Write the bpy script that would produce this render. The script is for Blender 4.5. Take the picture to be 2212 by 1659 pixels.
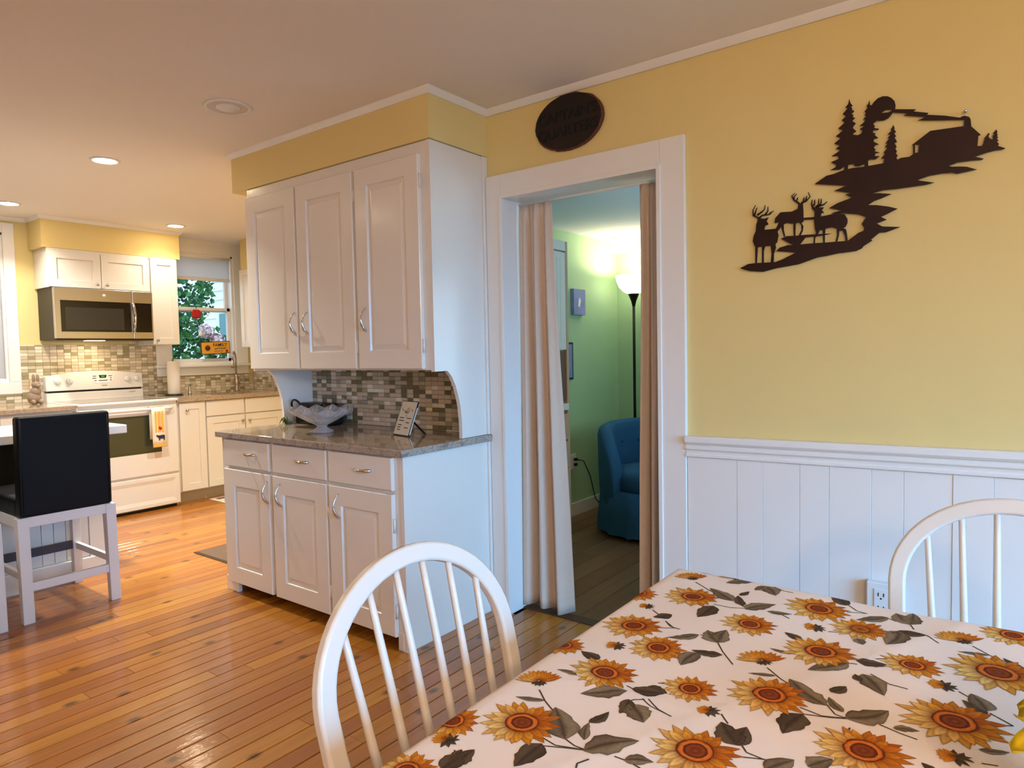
import bpy, bmesh, math, random
from mathutils import Vector, Matrix
for o in list(bpy.data.objects): bpy.data.objects.remove(o, do_unlink=True)
SC = bpy.context.scene
COL = SC.collection
random.seed(7)

# ------------------------------------------------------------------ camera, world, daylight, exposure
YAW, PIT, ROL = 0.6463, -0.0487, -0.0198
cam_d = bpy.data.cameras.new('camera'); cam = bpy.data.objects.new('camera', cam_d); COL.objects.link(cam)
fw = Vector((-math.sin(YAW)*math.cos(PIT), math.cos(YAW)*math.cos(PIT), math.sin(PIT)))
rt = Vector((math.cos(YAW), math.sin(YAW), 0)); up = rt.cross(fw)
r2 = math.cos(ROL)*rt + math.sin(ROL)*up; u2 = -math.sin(ROL)*rt + math.cos(ROL)*up
CAM = Vector((2.0448, -2.5355, 1.2668))
M4 = Matrix((r2, u2, -fw)).transposed().to_4x4(); M4.translation = CAM
cam.matrix_world = M4
cam_d.sensor_width = 36.0; cam_d.lens = 36.0*1451.62/2212; cam_d.clip_start = 0.03; cam_d.clip_end = 200
SC.camera = cam
SC.view_settings.view_transform = 'Standard'; SC.view_settings.look = 'None'
SC.view_settings.exposure = 0.0; SC.view_settings.gamma = 1.0; SC.view_settings.use_curve_mapping = False

def S(r, g, b):
    f = lambda c: (c/255/12.92) if c/255 <= 0.04045 else ((c/255+0.055)/1.055)**2.4
    return (f(r), f(g), f(b), 1.0)

W = bpy.data.worlds.new('world'); SC.world = W; W.use_nodes = True
bg = W.node_tree.nodes['Background']; bg.inputs[0].default_value = (0.62, 0.80, 1.0, 1); bg.inputs[1].default_value = 3.0

def area_light(name, loc, rot, sx, sy, power, color):
    d = bpy.data.lights.new(name, 'AREA'); d.shape = 'RECTANGLE'; d.size = sx; d.size_y = sy
    d.energy = power; d.color = color
    o = bpy.data.objects.new(name, d); COL.objects.link(o); o.location = loc; o.rotation_euler = rot
    return o
DAY = (0.13, 0.51, 1.0)
# daylight just outside the two dining-room windows behind the camera and the den window
_e = area_light('daylight_east', (5.38, -1.8, 1.25), (0, 0, 0), 2.8, 1.8, 140, DAY)   # overcast sky light falls downwards through the glazed door
_e.rotation_euler = Vector((-5.3, 1.5, -3.3)).to_track_quat('-Z', 'Y').to_euler(); _e.data.spread = math.radians(84)
area_light('daylight_south', (1.3, -4.52, 1.45), (math.pi/2, 0, 0), 1.0, 1.0, 3, DAY)
_n = area_light('daylight_den', (1.70, 1.3, 1.35), (0, math.radians(112), 0), 0.9, 1.0, 8, (0.42, 0.76, 1.0)); _n.data.spread = math.radians(120)   # no blind here: aimed upwards to light the ceiling and keep the floor dark

# ------------------------------------------------------------------ helpers
class MB:
    def __init__(s): s.v=[]; s.f=[]; s.m=[]; s.sm=[]; s.c=[]
    def add(s, vs, fs, m=0, smooth=False):
        n=len(s.v); s.v += [tuple(p) for p in vs]
        for f in fs: s.f.append([n+i for i in f]); s.m.append(m); s.sm.append(smooth)
    def box(s, x0,x1,y0,y1,z0,z1,m=0):
        if x0>x1: x0,x1=x1,x0
        if y0>y1: y0,y1=y1,y0
        if z0>z1: z0,z1=z1,z0
        s.add([(x0,y0,z0),(x1,y0,z0),(x1,y1,z0),(x0,y1,z0),(x0,y0,z1),(x1,y0,z1),(x1,y1,z1),(x0,y1,z1)],
              [(0,3,2,1),(4,5,6,7),(0,1,5,4),(1,2,6,5),(2,3,7,6),(3,0,4,7)],m); return s
    def quad(s,a,b,c,d,m=0): s.add([a,b,c,d],[(0,1,2,3)],m); return s
    def tube(s, pts, r, n=10, m=0, closed=False, flat=1.0, ref=None):
        pts=[Vector(p) for p in pts]; k=len(pts); rs=r if isinstance(r,(list,tuple)) else [r]*k
        vs=[]; prev=None
        for i,p in enumerate(pts):
            if closed: t=(pts[(i+1)%k]-pts[i-1])
            else: t=pts[min(i+1,k-1)]-pts[max(i-1,0)]
            if t.length<1e-9: t=Vector((0,0,1))
            t.normalize()
            if ref is not None: a=Vector(ref)
            elif prev is None: a=Vector((0,0,1)) if abs(t.z)<0.9 else Vector((1,0,0))
            else: a=prev
            u=a-t*a.dot(t)
            if u.length<1e-6: u=t.orthogonal()
            u.normalize(); w=t.cross(u); prev=u
            for j in range(n):
                q=2*math.pi*j/n; vs.append(p+u*(rs[i]*math.cos(q))+w*(rs[i]*flat*math.sin(q)))
        fs=[]
        for i in range(k if closed else k-1):
            a=i*n; b=((i+1)%k)*n
            for j in range(n): fs.append((a+j,a+(j+1)%n,b+(j+1)%n,b+j))
        if not closed: fs.append(tuple(range(n-1,-1,-1))); fs.append(tuple((k-1)*n+j for j in range(n)))
        s.add(vs,fs,m,True); return s
    def rail(s, pts, w, t, normal, m=0):
        """rectangular section swept along pts; w across in-plane, t along normal"""
        pts=[Vector(p) for p in pts]; nn=Vector(normal).normalized(); k=len(pts); vs=[]
        for i,p in enumerate(pts):
            tg=(pts[min(i+1,k-1)]-pts[max(i-1,0)]).normalized(); n2=(nn-tg*nn.dot(tg)).normalized(); sd=tg.cross(n2)
            b=min(w,t)*0.18
            for a,c in ((-w/2+b,-t/2),(w/2-b,-t/2),(w/2,-t/2+b),(w/2,t/2-b),(w/2-b,t/2),(-w/2+b,t/2),(-w/2,t/2-b),(-w/2,-t/2+b)):
                vs.append(p+sd*a+n2*c)
        fs=[]
        for i in range(k-1):
            for j in range(8): fs.append((i*8+j,i*8+(j+1)%8,(i+1)*8+(j+1)%8,(i+1)*8+j))
        fs.append(tuple(range(7,-1,-1))); fs.append(tuple((k-1)*8+j for j in range(8)))
        s.add(vs,fs,m,False); return s
    def lathe(s, prof, c=(0,0,0), n=24, m=0, axis='z', smooth=True):
        vs=[]; fs=[]; c=Vector(c)
        for r,h in prof:
            for j in range(n):
                q=2*math.pi*j/n; a,b=r*math.cos(q),r*math.sin(q)
                vs.append(c+Vector({'z':(a,b,h),'x':(h,a,b),'y':(a,h,b)}[axis]))
        k=len(prof)
        for i in range(k-1):
            for j in range(n): fs.append((i*n+j,i*n+(j+1)%n,(i+1)*n+(j+1)%n,(i+1)*n+j))
        if prof[0][0]>1e-6: fs.append(tuple(range(n-1,-1,-1)))
        if prof[-1][0]>1e-6: fs.append(tuple((k-1)*n+j for j in range(n)))
        s.add(vs,fs,m,smooth); return s
    def prism(s, poly, f0, f1, m=0):
        """poly: list of 2-D points; f0/f1 map (u,v)->xyz for the two faces"""
        k=len(poly); vs=[f0(*p) for p in poly]+[f1(*p) for p in poly]
        fs=[tuple(range(k-1,-1,-1)),tuple(range(k,2*k))]+[(i,(i+1)%k,k+(i+1)%k,k+i) for i in range(k)]
        s.add(vs,fs,m); return s
    def rings(s, mp, u0,u1,v0,v1, steps, m=0):
        """nested rectangles (inset, depth) -> a moulded panel; mp(u,v,d)->xyz"""
        vs=[]; fs=[]
        for ins,d in steps:
            iu=iv=ins
            vs += [mp(u0+iu,v0+iv,d),mp(u1-iu,v0+iv,d),mp(u1-iu,v1-iv,d),mp(u0+iu,v1-iv,d)]
        for i in range(len(steps)-1):
            for j in range(4): fs.append((i*4+j,i*4+(j+1)%4,(i+1)*4+(j+1)%4,(i+1)*4+j))
        fs.append((3,2,1,0)); e=(len(steps)-1)*4; fs.append((e,e+1,e+2,e+3))
        s.add(vs,fs,m); return s
    def mesh(s, name, mats, off=(0,0,0)):
        me=bpy.data.meshes.new(name); o=Vector(off)
        me.from_pydata([(p[0]-o.x,p[1]-o.y,p[2]-o.z) for p in s.v],[],s.f)
        for mt in (mats if isinstance(mats,(list,tuple)) else [mats]): me.materials.append(mt)
        me.polygons.foreach_set('material_index',s.m); me.polygons.foreach_set('use_smooth',s.sm)
        if s.c:
            ca=me.color_attributes.new('Col','FLOAT_COLOR','POINT')
            for i,c in enumerate(s.c): ca.data[i].color=c
        bm=bmesh.new(); bm.from_mesh(me); bmesh.ops.recalc_face_normals(bm,faces=bm.faces); bm.to_mesh(me); bm.free()
        me.update(); return me
    def build(s, name, mats, parent=None, bevel=0, off=None, kind=None, label=None, seg=2):
        if off is None: off = parent_off(parent)
        o=bpy.data.objects.new(name, s.mesh(name,mats,off)); COL.objects.link(o)
        if parent is not None: o.parent=parent
        else: o.location=off
        if bevel:
            b=o.modifiers.new('bevel','BEVEL'); b.width=bevel; b.segments=seg; b.limit_method='ANGLE'; b.angle_limit=0.7
        if kind: o['kind']=kind
        if label: o['label']=label
        return o
OFF={}
def parent_off(p):
    return OFF.get(p.name,(0,0,0)) if p is not None else (0,0,0)
def tag(o,label,cat,group=None):
    o['label']=label; o['category']=cat
    if group: o['group']=group
    return o
def thing(name,label,cat,loc=(0,0,0),group=None,world=True):
    o=bpy.data.objects.new(name,None); COL.objects.link(o); o.location=loc; o.empty_display_size=0.05
    if world: OFF[o.name]=tuple(loc)
    tag(o,label,cat,group); return o
def part(par,name,mats,**kw):
    """returns a builder whose .done() links it below par (vertices in the thing's modelling space)"""
    raise NotImplementedError
def sub(mb,name,mats,parent,**kw):
    off=kw.pop('off',None)
    if off is None:
        p=parent
        while p.parent is not None: p=p.parent
        off=OFF.get(p.name,(0,0,0))
    return mb.build(name,mats,parent,off=off,**kw)
def struct(mb,name,mats,**kw):
    o=mb.build(name,mats,None,**kw); o['kind']='structure'; return o
def copy_tree(o,parent=None):
    c=o.copy(); COL.objects.link(c); c.parent=parent
    for ch in list(o.children): copy_tree(ch,c)
    return c
def inst(mesh,name,loc,parent=None,scale=None,rot=None):
    o=bpy.data.objects.new(name,mesh); COL.objects.link(o); o.location=loc
    if scale: o.scale=scale
    if rot: o.rotation_euler=rot
    o.parent=parent; return o

# ------------------------------------------------------------------ materials
def new_mat(name):
    m=bpy.data.materials.new(name); m.use_nodes=True; nt=m.node_tree
    return m,nt,nt.nodes['Principled BSDF']
def mat(name,col,rough=0.5,metal=0.0,var=0.0,vscale=6.0,bump=0.0,bscale=60.0,coat=0.0,spec=0.5,emit=0,ecol=None,trans=0,ior=1.45,stretch=None):
    m,nt,b=new_mat(name); N=nt.nodes; L=nt.links
    b.inputs['Base Color'].default_value=col; b.inputs['Roughness'].default_value=rough; b.inputs['Metallic'].default_value=metal
    b.inputs['Coat Weight'].default_value=coat; b.inputs['Specular IOR Level'].default_value=spec
    b.inputs['Transmission Weight'].default_value=trans; b.inputs['IOR'].default_value=ior
    if emit:
        b.inputs['Emission Strength'].default_value=emit; b.inputs['Emission Color'].default_value=ecol or col
    if var or bump:
        g=N.new('ShaderNodeNewGeometry'); mp=N.new('ShaderNodeMapping'); L.new(g.outputs['Position'],mp.inputs['Vector'])
        if stretch: mp.inputs['Scale'].default_value=stretch
    if var:
        n=N.new('ShaderNodeTexNoise'); n.inputs['Scale'].default_value=vscale; n.inputs['Detail'].default_value=5
        L.new(mp.outputs[0],n.inputs['Vector'])
        mx=N.new('ShaderNodeMix'); mx.data_type='RGBA'
        mx.inputs[6].default_value=tuple(min(1,c*(1+var)) for c in col[:3])+(1,); mx.inputs[7].default_value=tuple(c*(1-var) for c in col[:3])+(1,)
        L.new(n.outputs['Fac'],mx.inputs[0]); L.new(mx.outputs[2],b.inputs['Base Color'])
    if bump:
        n2=N.new('ShaderNodeTexNoise'); n2.inputs['Scale'].default_value=bscale; n2.inputs['Detail'].default_value=3
        L.new(mp.outputs[0],n2.inputs['Vector'])
        bp=N.new('ShaderNodeBump'); bp.inputs['Strength'].default_value=bump; bp.inputs['Distance'].default_value=0.002
        L.new(n2.outputs['Fac'],bp.inputs['Height']); L.new(bp.outputs[0],b.inputs['Normal'])
    return m
def wood_mat(name,cols,rough,grain=(55,1.6,55),bump=0.15,knots=True,coat=0.0):
    """planks: tone from object random + island random, long grain along world Y"""
    m,nt,b=new_mat(name); N=nt.nodes; L=nt.links
    g=N.new('ShaderNodeNewGeometry'); oi=N.new('ShaderNodeObjectInfo')
    ad=N.new('ShaderNodeMath'); ad.operation='ADD'; L.new(oi.outputs['Random'],ad.inputs[0]); L.new(g.outputs['Random Per Island'],ad.inputs[1])
    fr=N.new('ShaderNodeMath'); fr.operation='FRACT'; L.new(ad.outputs[0],fr.inputs[0])
    cr=N.new('ShaderNodeValToRGB'); e=cr.color_ramp.elements
    e[0].color=cols[0]; e[1].color=cols[-1]
    for i,c in enumerate(cols[1:-1]): x=cr.color_ramp.elements.new((i+1)/(len(cols)-1)); x.color=c
    L.new(fr.outputs[0],cr.inputs[0])
    mp=N.new('ShaderNodeMapping'); mp.inputs['Scale'].default_value=grain; L.new(g.outputs['Position'],mp.inputs['Vector'])
    sc=N.new('ShaderNodeVectorMath'); sc.operation='SCALE'; sc.inputs['Scale'].default_value=37.0
    cb=N.new('ShaderNodeCombineXYZ'); L.new(fr.outputs[0],cb.inputs[0]); L.new(fr.outputs[0],cb.inputs[1]); L.new(cb.outputs[0],sc.inputs[0])
    av=N.new('ShaderNodeVectorMath'); L.new(mp.outputs[0],av.inputs[0]); L.new(sc.outputs[0],av.inputs[1])
    n=N.new('ShaderNodeTexNoise'); n.inputs['Scale'].default_value=1.0; n.inputs['Detail'].default_value=6; n.inputs['Roughness'].default_value=0.65
    L.new(av.outputs[0],n.inputs['Vector'])
    rm=N.new('ShaderNodeMapRange'); rm.inputs[1].default_value=0.3; rm.inputs[2].default_value=0.75; rm.inputs[3].default_value=1.12; rm.inputs[4].default_value=0.72
    L.new(n.outputs['Fac'],rm.inputs[0])
    mu=N.new('ShaderNodeVectorMath'); mu.operation='SCALE'; L.new(cr.outputs[0],mu.inputs[0]); L.new(rm.outputs[0],mu.inputs['Scale'])
    out=mu.outputs[0]
    if knots:
        mk=N.new('ShaderNodeMapping'); mk.inputs['Scale'].default_value=(9.5,6.0,9.5); L.new(g.outputs['Position'],mk.inputs['Vector'])
        vo=N.new('ShaderNodeTexVoronoi'); vo.voronoi_dimensions='2D'; vo.inputs['Scale'].default_value=0.42; L.new(mk.outputs[0],vo.inputs['Vector'])
        r2_=N.new('ShaderNodeMapRange'); r2_.inputs[1].default_value=0.03; r2_.inputs[2].default_value=0.085; r2_.inputs[3].default_value=0.30; r2_.inputs[4].default_value=1.0
        L.new(vo.outputs['Distance'],r2_.inputs[0])
        m2=N.new('ShaderNodeVectorMath'); m2.operation='SCALE'; L.new(out,m2.inputs[0]); L.new(r2_.outputs[0],m2.inputs['Scale']); out=m2.outputs[0]
    L.new(out,b.inputs['Base Color'])
    b.inputs['Roughness'].default_value=rough; b.inputs['Specular IOR Level'].default_value=0.3; b.inputs['Coat Weight'].default_value=coat; b.inputs['Coat Roughness'].default_value=0.13
    n3=N.new('ShaderNodeTexNoise'); n3.inputs['Scale'].default_value=22; n3.inputs['Detail'].default_value=3
    mp3=N.new('ShaderNodeMapping'); mp3.inputs['Scale'].default_value=(2.2,0.8,1); L.new(g.outputs['Position'],mp3.inputs['Vector']); L.new(mp3.outputs[0],n3.inputs['Vector'])
    bp=N.new('ShaderNodeBump'); bp.inputs['Strength'].default_value=bump; bp.inputs['Distance'].default_value=0.004
    L.new(n3.outputs['Fac'],bp.inputs['Height']); L.new(bp.outputs[0],b.inputs['Normal']); L.new(bp.outputs[0],b.inputs['Coat Normal'])
    return m
def granite_mat(name,cols,rough=0.12):
    m,nt,b=new_mat(name); N=nt.nodes; L=nt.links
    g=N.new('ShaderNodeNewGeometry'); n=N.new('ShaderNodeTexNoise'); n.inputs['Scale'].default_value=14; n.inputs['Detail'].default_value=9; n.inputs['Roughness'].default_value=0.72; n.inputs['Distortion'].default_value=1.2
    L.new(g.outputs['Position'],n.inputs['Vector'])
    cr=N.new('ShaderNodeValToRGB'); cr.color_ramp.elements[0].color=cols[0]; cr.color_ramp.elements[0].position=0.3; cr.color_ramp.elements[1].color=cols[-1]; cr.color_ramp.elements[1].position=0.72
    for i,c in enumerate(cols[1:-1]): x=cr.color_ramp.elements.new(0.3+0.42*(i+1)/(len(cols)-1)); x.color=c
    L.new(n.outputs['Fac'],cr.inputs[0])
    v=N.new('ShaderNodeTexVoronoi'); v.inputs['Scale'].default_value=160; L.new(g.outputs['Position'],v.inputs['Vector'])
    mx=N.new('ShaderNodeMix'); mx.data_type='RGBA'; mx.inputs[0].default_value=0.22; L.new(cr.outputs[0],mx.inputs[6]); L.new(v.outputs['Color'],mx.inputs[7])
    hs=N.new('ShaderNodeMix'); hs.data_type='RGBA'; hs.blend_type='MULTIPLY'; hs.inputs[0].default_value=0.0
    sep=N.new('ShaderNodeRGBToBW'); L.new(v.outputs['Color'],sep.inputs[0])
    rm=N.new('ShaderNodeMapRange'); rm.inputs[1].default_value=0.2; rm.inputs[2].default_value=0.8; rm.inputs[3].default_value=0.84; rm.inputs[4].default_value=1.1; L.new(sep.outputs[0],rm.inputs[0])
    mu=N.new('ShaderNodeVectorMath'); mu.operation='SCALE'; L.new(cr.outputs[0],mu.inputs[0]); L.new(rm.outputs[0],mu.inputs['Scale'])
    L.new(mu.outputs[0],b.inputs['Base Color']); b.inputs['Roughness'].default_value=rough
    return m
def col_attr_mat(name,rough=0.85):
    m,nt,b=new_mat(name); a=nt.nodes.new('ShaderNodeVertexColor'); a.layer_name='Col'
    g=nt.nodes.new('ShaderNodeNewGeometry'); n=nt.nodes.new('ShaderNodeTexNoise'); n.inputs['Scale'].default_value=260; n.inputs['Detail'].default_value=3
    nt.links.new(g.outputs['Position'],n.inputs['Vector'])
    rm=nt.nodes.new('ShaderNodeMapRange'); rm.inputs[3].default_value=0.75; rm.inputs[4].default_value=1.2; nt.links.new(n.outputs['Fac'],rm.inputs[0])
    mu=nt.nodes.new('ShaderNodeVectorMath'); mu.operation='SCALE'; nt.links.new(a.outputs[0],mu.inputs[0]); nt.links.new(rm.outputs[0],mu.inputs['Scale'])
    nt.links.new(mu.outputs[0],b.inputs['Base Color']); b.inputs['Roughness'].default_value=rough; b.inputs['Specular IOR Level'].default_value=0.15
    return m
K={}
K['yellow']=mat('yellow_wall_paint',S(228,207,143),0.55,var=0.03,vscale=3,bump=0.06,bscale=180,spec=0.3)
K['white']=mat('white_gloss_paint',S(236,233,229),0.28,var=0.02,vscale=5,bump=0.10,bscale=45)
K['hutch']=mat('hutch_gloss_paint',S(232,226,218),0.2,var=0.03,vscale=4,bump=0.16,bscale=38)
K['kcab']=mat('kitchen_cabinet_paint',S(228,222,212),0.35)
K['ceil']=mat('ceiling_paint',S(238,231,222),0.75,bump=0.1,bscale=120,spec=0.2)
K['denceil']=mat('den_ceiling_paint',S(228,230,232),0.8,bump=0.25,bscale=150,spec=0.2)
K['green']=mat('green_wall_paint',S(176,206,164),0.6,var=0.03,vscale=3,bump=0.1,bscale=140,spec=0.25)
K['gap']=mat('dark_subfloor',S(34,16,8),0.9)
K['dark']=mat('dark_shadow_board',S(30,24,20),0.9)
K['floor']=wood_mat('honey_pine_floor',[S(148,84,22),S(186,118,36),S(168,98,28),S(196,131,42),S(158,90,25)],0.36,coat=0.7,bump=0.22)
K['denfloor']=wood_mat('brown_laminate_floor',[S(122,88,62),S(140,104,76),S(112,80,58)],0.4,knots=False,bump=0.03)
K['granite']=granite_mat('brown_granite',[S(126,104,84),S(166,144,120),S(182,160,136),S(150,128,106),S(194,174,150)],0.06)
K['granite_edge']=granite_mat('rough_granite_edge',[S(84,72,66),S(150,136,124),S(176,164,152),S(118,104,94),S(196,186,176)],0.5)
K['chrome']=mat('chrome',S(215,215,220),0.08,1.0)
K['nickel']=mat('brushed_nickel',S(188,178,166),0.28,1.0)
K['steel']=mat('brushed_steel',S(196,192,188),0.28,1.0,var=0.06,vscale=3,stretch=(1,1,60))
K['steel_dark']=mat('dark_steel_case',S(48,43,40),0.45,0.3)
K['blackglass']=mat('black_glass',S(14,12,12),0.06,spec=0.6)
K['mwwin']=mat('microwave_window_mesh',S(52,48,44),0.18)
K['ovenglass']=mat('oven_window_glass',S(62,64,44),0.08,spec=0.8)
K['enamel']=mat('white_enamel',S(228,223,216),0.15)
K['grout']=mat('beige_grout',S(176,166,150),0.9,bump=0.2,bscale=300)
K['t_stone']=mat('taupe_stone_tile',S(204,190,172),0.45,var=0.08,vscale=25)
K['t_light']=mat('pale_stone_tile',S(234,227,214),0.4,var=0.08,vscale=25)
K['t_glass']=mat('olive_glass_tile',S(122,114,90),0.08,var=0.1,vscale=25,coat=0.6)
K['t_mid']=mat('grey_glass_tile',S(162,155,136),0.12,var=0.08,vscale=25,coat=0.5)
K['kt_stone']=mat('cream_stone_tile',S(200,184,156),0.45,var=0.08,vscale=25)
K['kt_light']=mat('ivory_stone_tile',S(226,214,190),0.4,var=0.06,vscale=25)
K['kt_glass']=mat('sage_glass_tile',S(156,146,112),0.1,var=0.1,vscale=25,coat=0.5)
K['leather']=mat('black_leather',S(8,9,14),0.55,spec=0.25,var=0.15,vscale=20,bump=0.25,bscale=220)
K['stoolpaint']=mat('stool_white_paint',S(222,220,222),0.4,bump=0.08,bscale=60)
K['stooldark']=mat('stool_dark_shaded_rail',S(60,62,72),0.45)  # dark grey footrest, with the shade it lies in mixed into the colour
K['chairpaint']=mat('chair_white_lacquer',S(220,213,204),0.2,bump=0.04,bscale=30)
K['curtain']=mat('taupe_curtain_cloth',S(212,194,178),0.9,var=0.05,vscale=40,bump=0.3,bscale=500,spec=0.15)
K['rod']=mat('dark_rod',S(60,44,36),0.5,0.5)
K['rustmetal']=mat('rust_brown_metal',S(44,20,14),0.42,0.35,var=0.5,vscale=9)
K['signwood']=mat('dark_walnut_sign',S(30,14,9),0.6,var=0.3,vscale=30)
K['bark']=mat('reddish_bark_edge',S(98,52,34),0.8,var=0.4,vscale=60,bump=0.6,bscale=120)
K['black']=mat('black_plastic',S(12,12,13),0.35)
K['letter']=mat('burnt_black_letter',S(5,4,4),0.7)
K['plastic']=mat('white_plastic',S(232,230,228),0.35)
K['blue']=mat('blue_velvet',S(52,100,142),0.85,var=0.12,vscale=12,bump=0.2,bscale=250,spec=0.2)
K['lampmetal']=mat('dark_bronze_lamp',S(34,24,20),0.35,0.6)
K['shade']=mat('frosted_lamp_glass',S(255,244,226),0.5,emit=3.5,ecol=S(255,240,215))
K['lamp_on']=mat('lit_recessed_lens',S(255,240,215),0.5,emit=100,ecol=S(255,228,186))
K['lamp_off']=mat('unlit_recessed_lens',S(214,204,194),0.5)
K['hoodlamp']=mat('lit_hood_lamp',S(255,220,170),0.5,emit=14,ecol=S(255,214,160))
K['lcd']=mat('green_clock_display',S(30,60,20),0.3,emit=0.6,ecol=S(110,190,60))
K['glass']=mat('clear_glass',(.93,.92,.96,1),0.06,trans=0.8,ior=1.45)
K['pane']=mat('window_pane',(1,1,1,1),0.0,trans=1.0,ior=1.02,spec=0.3)
def sheer_mat(name,col):
    m,nt,b=new_mat(name); t=nt.nodes.new('ShaderNodeBsdfTranslucent'); t.inputs[0].default_value=col; b.inputs['Base Color'].default_value=col; b.inputs['Roughness'].default_value=.9
    mx=nt.nodes.new('ShaderNodeMixShader'); mx.inputs[0].default_value=.55
    nt.links.new(b.outputs[0],mx.inputs[1]); nt.links.new(t.outputs[0],mx.inputs[2]); nt.links.new(mx.outputs[0],nt.nodes['Material Output'].inputs[0]); return m
K['blind']=sheer_mat('white_roller_blind',S(230,230,232))
K['paper']=mat('paper_towel',S(240,234,226),0.95,bump=0.3,bscale=200)
K['bunny']=mat('grey_stoneware_rabbit',S(150,128,106),0.7,var=0.35,vscale=35,bump=0.4,bscale=90)
K['towel']=mat('cream_towel_cloth',S(240,226,196),0.95,bump=0.5,bscale=400)
K['towel_y']=mat('yellow_towel_stripe',S(226,178,84),0.95)
K['navy']=mat('navy_print',S(44,46,84),0.95)
K['red']=mat('red_print',S(176,40,30),0.8)
K['brownprint']=mat('brown_print',S(90,48,24),0.9)
K['mat']=mat('brown_floor_mat',S(106,86,70),0.95,var=0.2,vscale=60,bump=0.6,bscale=300)
K['mat2']=mat('cream_floor_mat',S(206,196,180),0.95,var=0.2,vscale=60)
K['clothwhite']=mat('ivory_tablecloth',S(240,223,210),0.75,var=0.03,vscale=6,bump=0.12,bscale=700,spec=0.25)
K['print']=col_attr_mat('tablecloth_print')
K['card']=mat('ivory_card',S(226,220,208),0.5)
K['ink']=mat('grey_ink',S(70,66,64),0.8)
K['signyellow']=mat('golden_sign_board',S(236,172,60),0.6,var=0.1,vscale=30)
K['petal']=mat('yellow_silk_petal',S(222,190,20),0.6,var=0.15,vscale=60)
K['leafgreen']=mat('silk_leaf',S(70,88,36),0.6)
K['vase']=mat('white_ceramic',S(226,222,214),0.2)
K['woodtan']=mat('tan_oak_cabinet',S(184,158,130),0.5,var=0.12,vscale=8,stretch=(6,6,1))
K['woodbrown']=mat('brown_niche',S(110,78,58),0.6,var=0.15,vscale=8)
K['denwhite']=mat('pale_groove_door',S(214,212,204),0.5)
K['canvas']=mat('blue_grey_canvas',S(134,142,190),0.8,var=0.35,vscale=14)
K['siding']=mat('white_clapboard',S(226,232,238),0.7)
K['teal']=mat('teal_window_glass',S(40,120,130),0.1)
K['leaf1']=mat('deep_green_leaf',S(34,84,52),0.6,var=0.4,vscale=14)
K['leaf2']=mat('mid_green_leaf',S(64,124,62),0.6,var=0.4,vscale=14)
K['bloom']=mat('mauve_hydrangea',S(206,184,192),0.8,var=0.3,vscale=20)
K['lawn']=mat('lawn',S(70,104,56),0.9,var=0.3,vscale=4)
K['bead']=mat('beadboard_white',S(228,226,222),0.45,var=0.04,vscale=8)
K['apple']=mat('red_enamel_apple',S(176,26,22),0.3)
K['islandtop']=mat('white_island_top',S(226,224,226),0.25)
K['darkpic']=mat('dark_frame',S(40,44,66),0.5)

# ================================================================== SETTING
CZ=2.405
def wall_x(mb,x0,x1,y0,y1,z0,z1,holes,m=0):
    """wall slab between x0..x1 running along y with rectangular holes (ya,yb,za,zb) sorted by ya"""
    y=y0
    for ya,yb,za,zb in holes:
        mb.box(x0,x1,y,ya,z0,z1,m); mb.box(x0,x1,ya,yb,z0,za,m); mb.box(x0,x1,ya,yb,zb,z1,m); y=yb
    mb.box(x0,x1,y,y1,z0,z1,m); return mb
def wall_y(mb,x0,x1,y0,y1,z0,z1,holes,m=0):
    x=x0
    for xa,xb,za,zb in holes:
        mb.box(x,xa,y0,y1,z0,z1,m)
        if za>z0: mb.box(xa,xb,y0,y1,z0,za,m)
        mb.box(xa,xb,y0,y1,zb,z1,m); x=xb
    mb.box(x,x1,y0,y1,z0,z1,m); return mb
DX0,DX1,DZ=0.097,0.897,1.993
struct(wall_y(MB(),-1.46,5.32,0.0,0.14,0,CZ,[(DX0,DX1,0,DZ)]),'wall_back',K['yellow'])
KW=-4.37
W1=(0.60,1.27,1.22,2.28); W2=(-1.65,-0.675,1.12,2.28)
struct(wall_x(MB(),KW-0.12,KW,-4.4,1.59,0,CZ,[W2,W1]),'wall_kitchen',K['yellow'])
struct(MB().box(KW-.12,-1.34,1.47,1.59,0,CZ),'wall_kitchen_side',K['yellow'])
struct(MB().box(-1.46,-1.36,0.14,1.47,0,CZ),'wall_partition',K['yellow'])
struct(wall_x(MB(),5.2,5.3,-4.4,0.0,0,CZ,[(-3.2,-0.4,0.30,2.15)]),'wall_right',K['yellow'])
struct(wall_y(MB(),KW,5.3,-4.5,-4.4,0,CZ,[(0.8,1.8,0.9,1.9)]),'wall_front',K['yellow'])
struct(MB().box(KW-.12,5.32,-4.5,1.59,CZ,CZ+.08),'ceiling',K['ceil'])
struct(MB().box(KW-.12,5.32,-4.5,1.59,-.08,-.016),'floor',K['gap'])
FLOOR=bpy.data.objects['floor']
# den shell
struct(MB().box(-.74,-.66,.14,2.65,0,2.3),'wall_den_left',K['green'])
struct(MB().box(-.74,1.7,2.545,2.65,0,2.3),'wall_den_back',K['green'])
struct(wall_x(MB(),1.55,1.65,.14,2.65,0,2.3,[(0.85,1.75,0.85,1.85)]),'wall_den_right',K['green'])
struct(MB().box(-.74,1.7,.14,2.65,2.15,2.3),'ceiling',K['denceil'])
struct(MB().box(-.66,1.55,2.42,2.545,2.06,2.15),'trim_den_beam',K['denceil'])
struct(MB().box(-.74,1.7,.10,2.65,-.08,-.014),'floor',K['gap'])
DENFLOOR=bpy.data.objects['floor.001']
struct(MB().box(-.66,-.645,.82,2.545,0,.10).box(-.645,1.55,2.53,2.545,0,.10),'baseboard_den',K['white'],bevel=.003)

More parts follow.
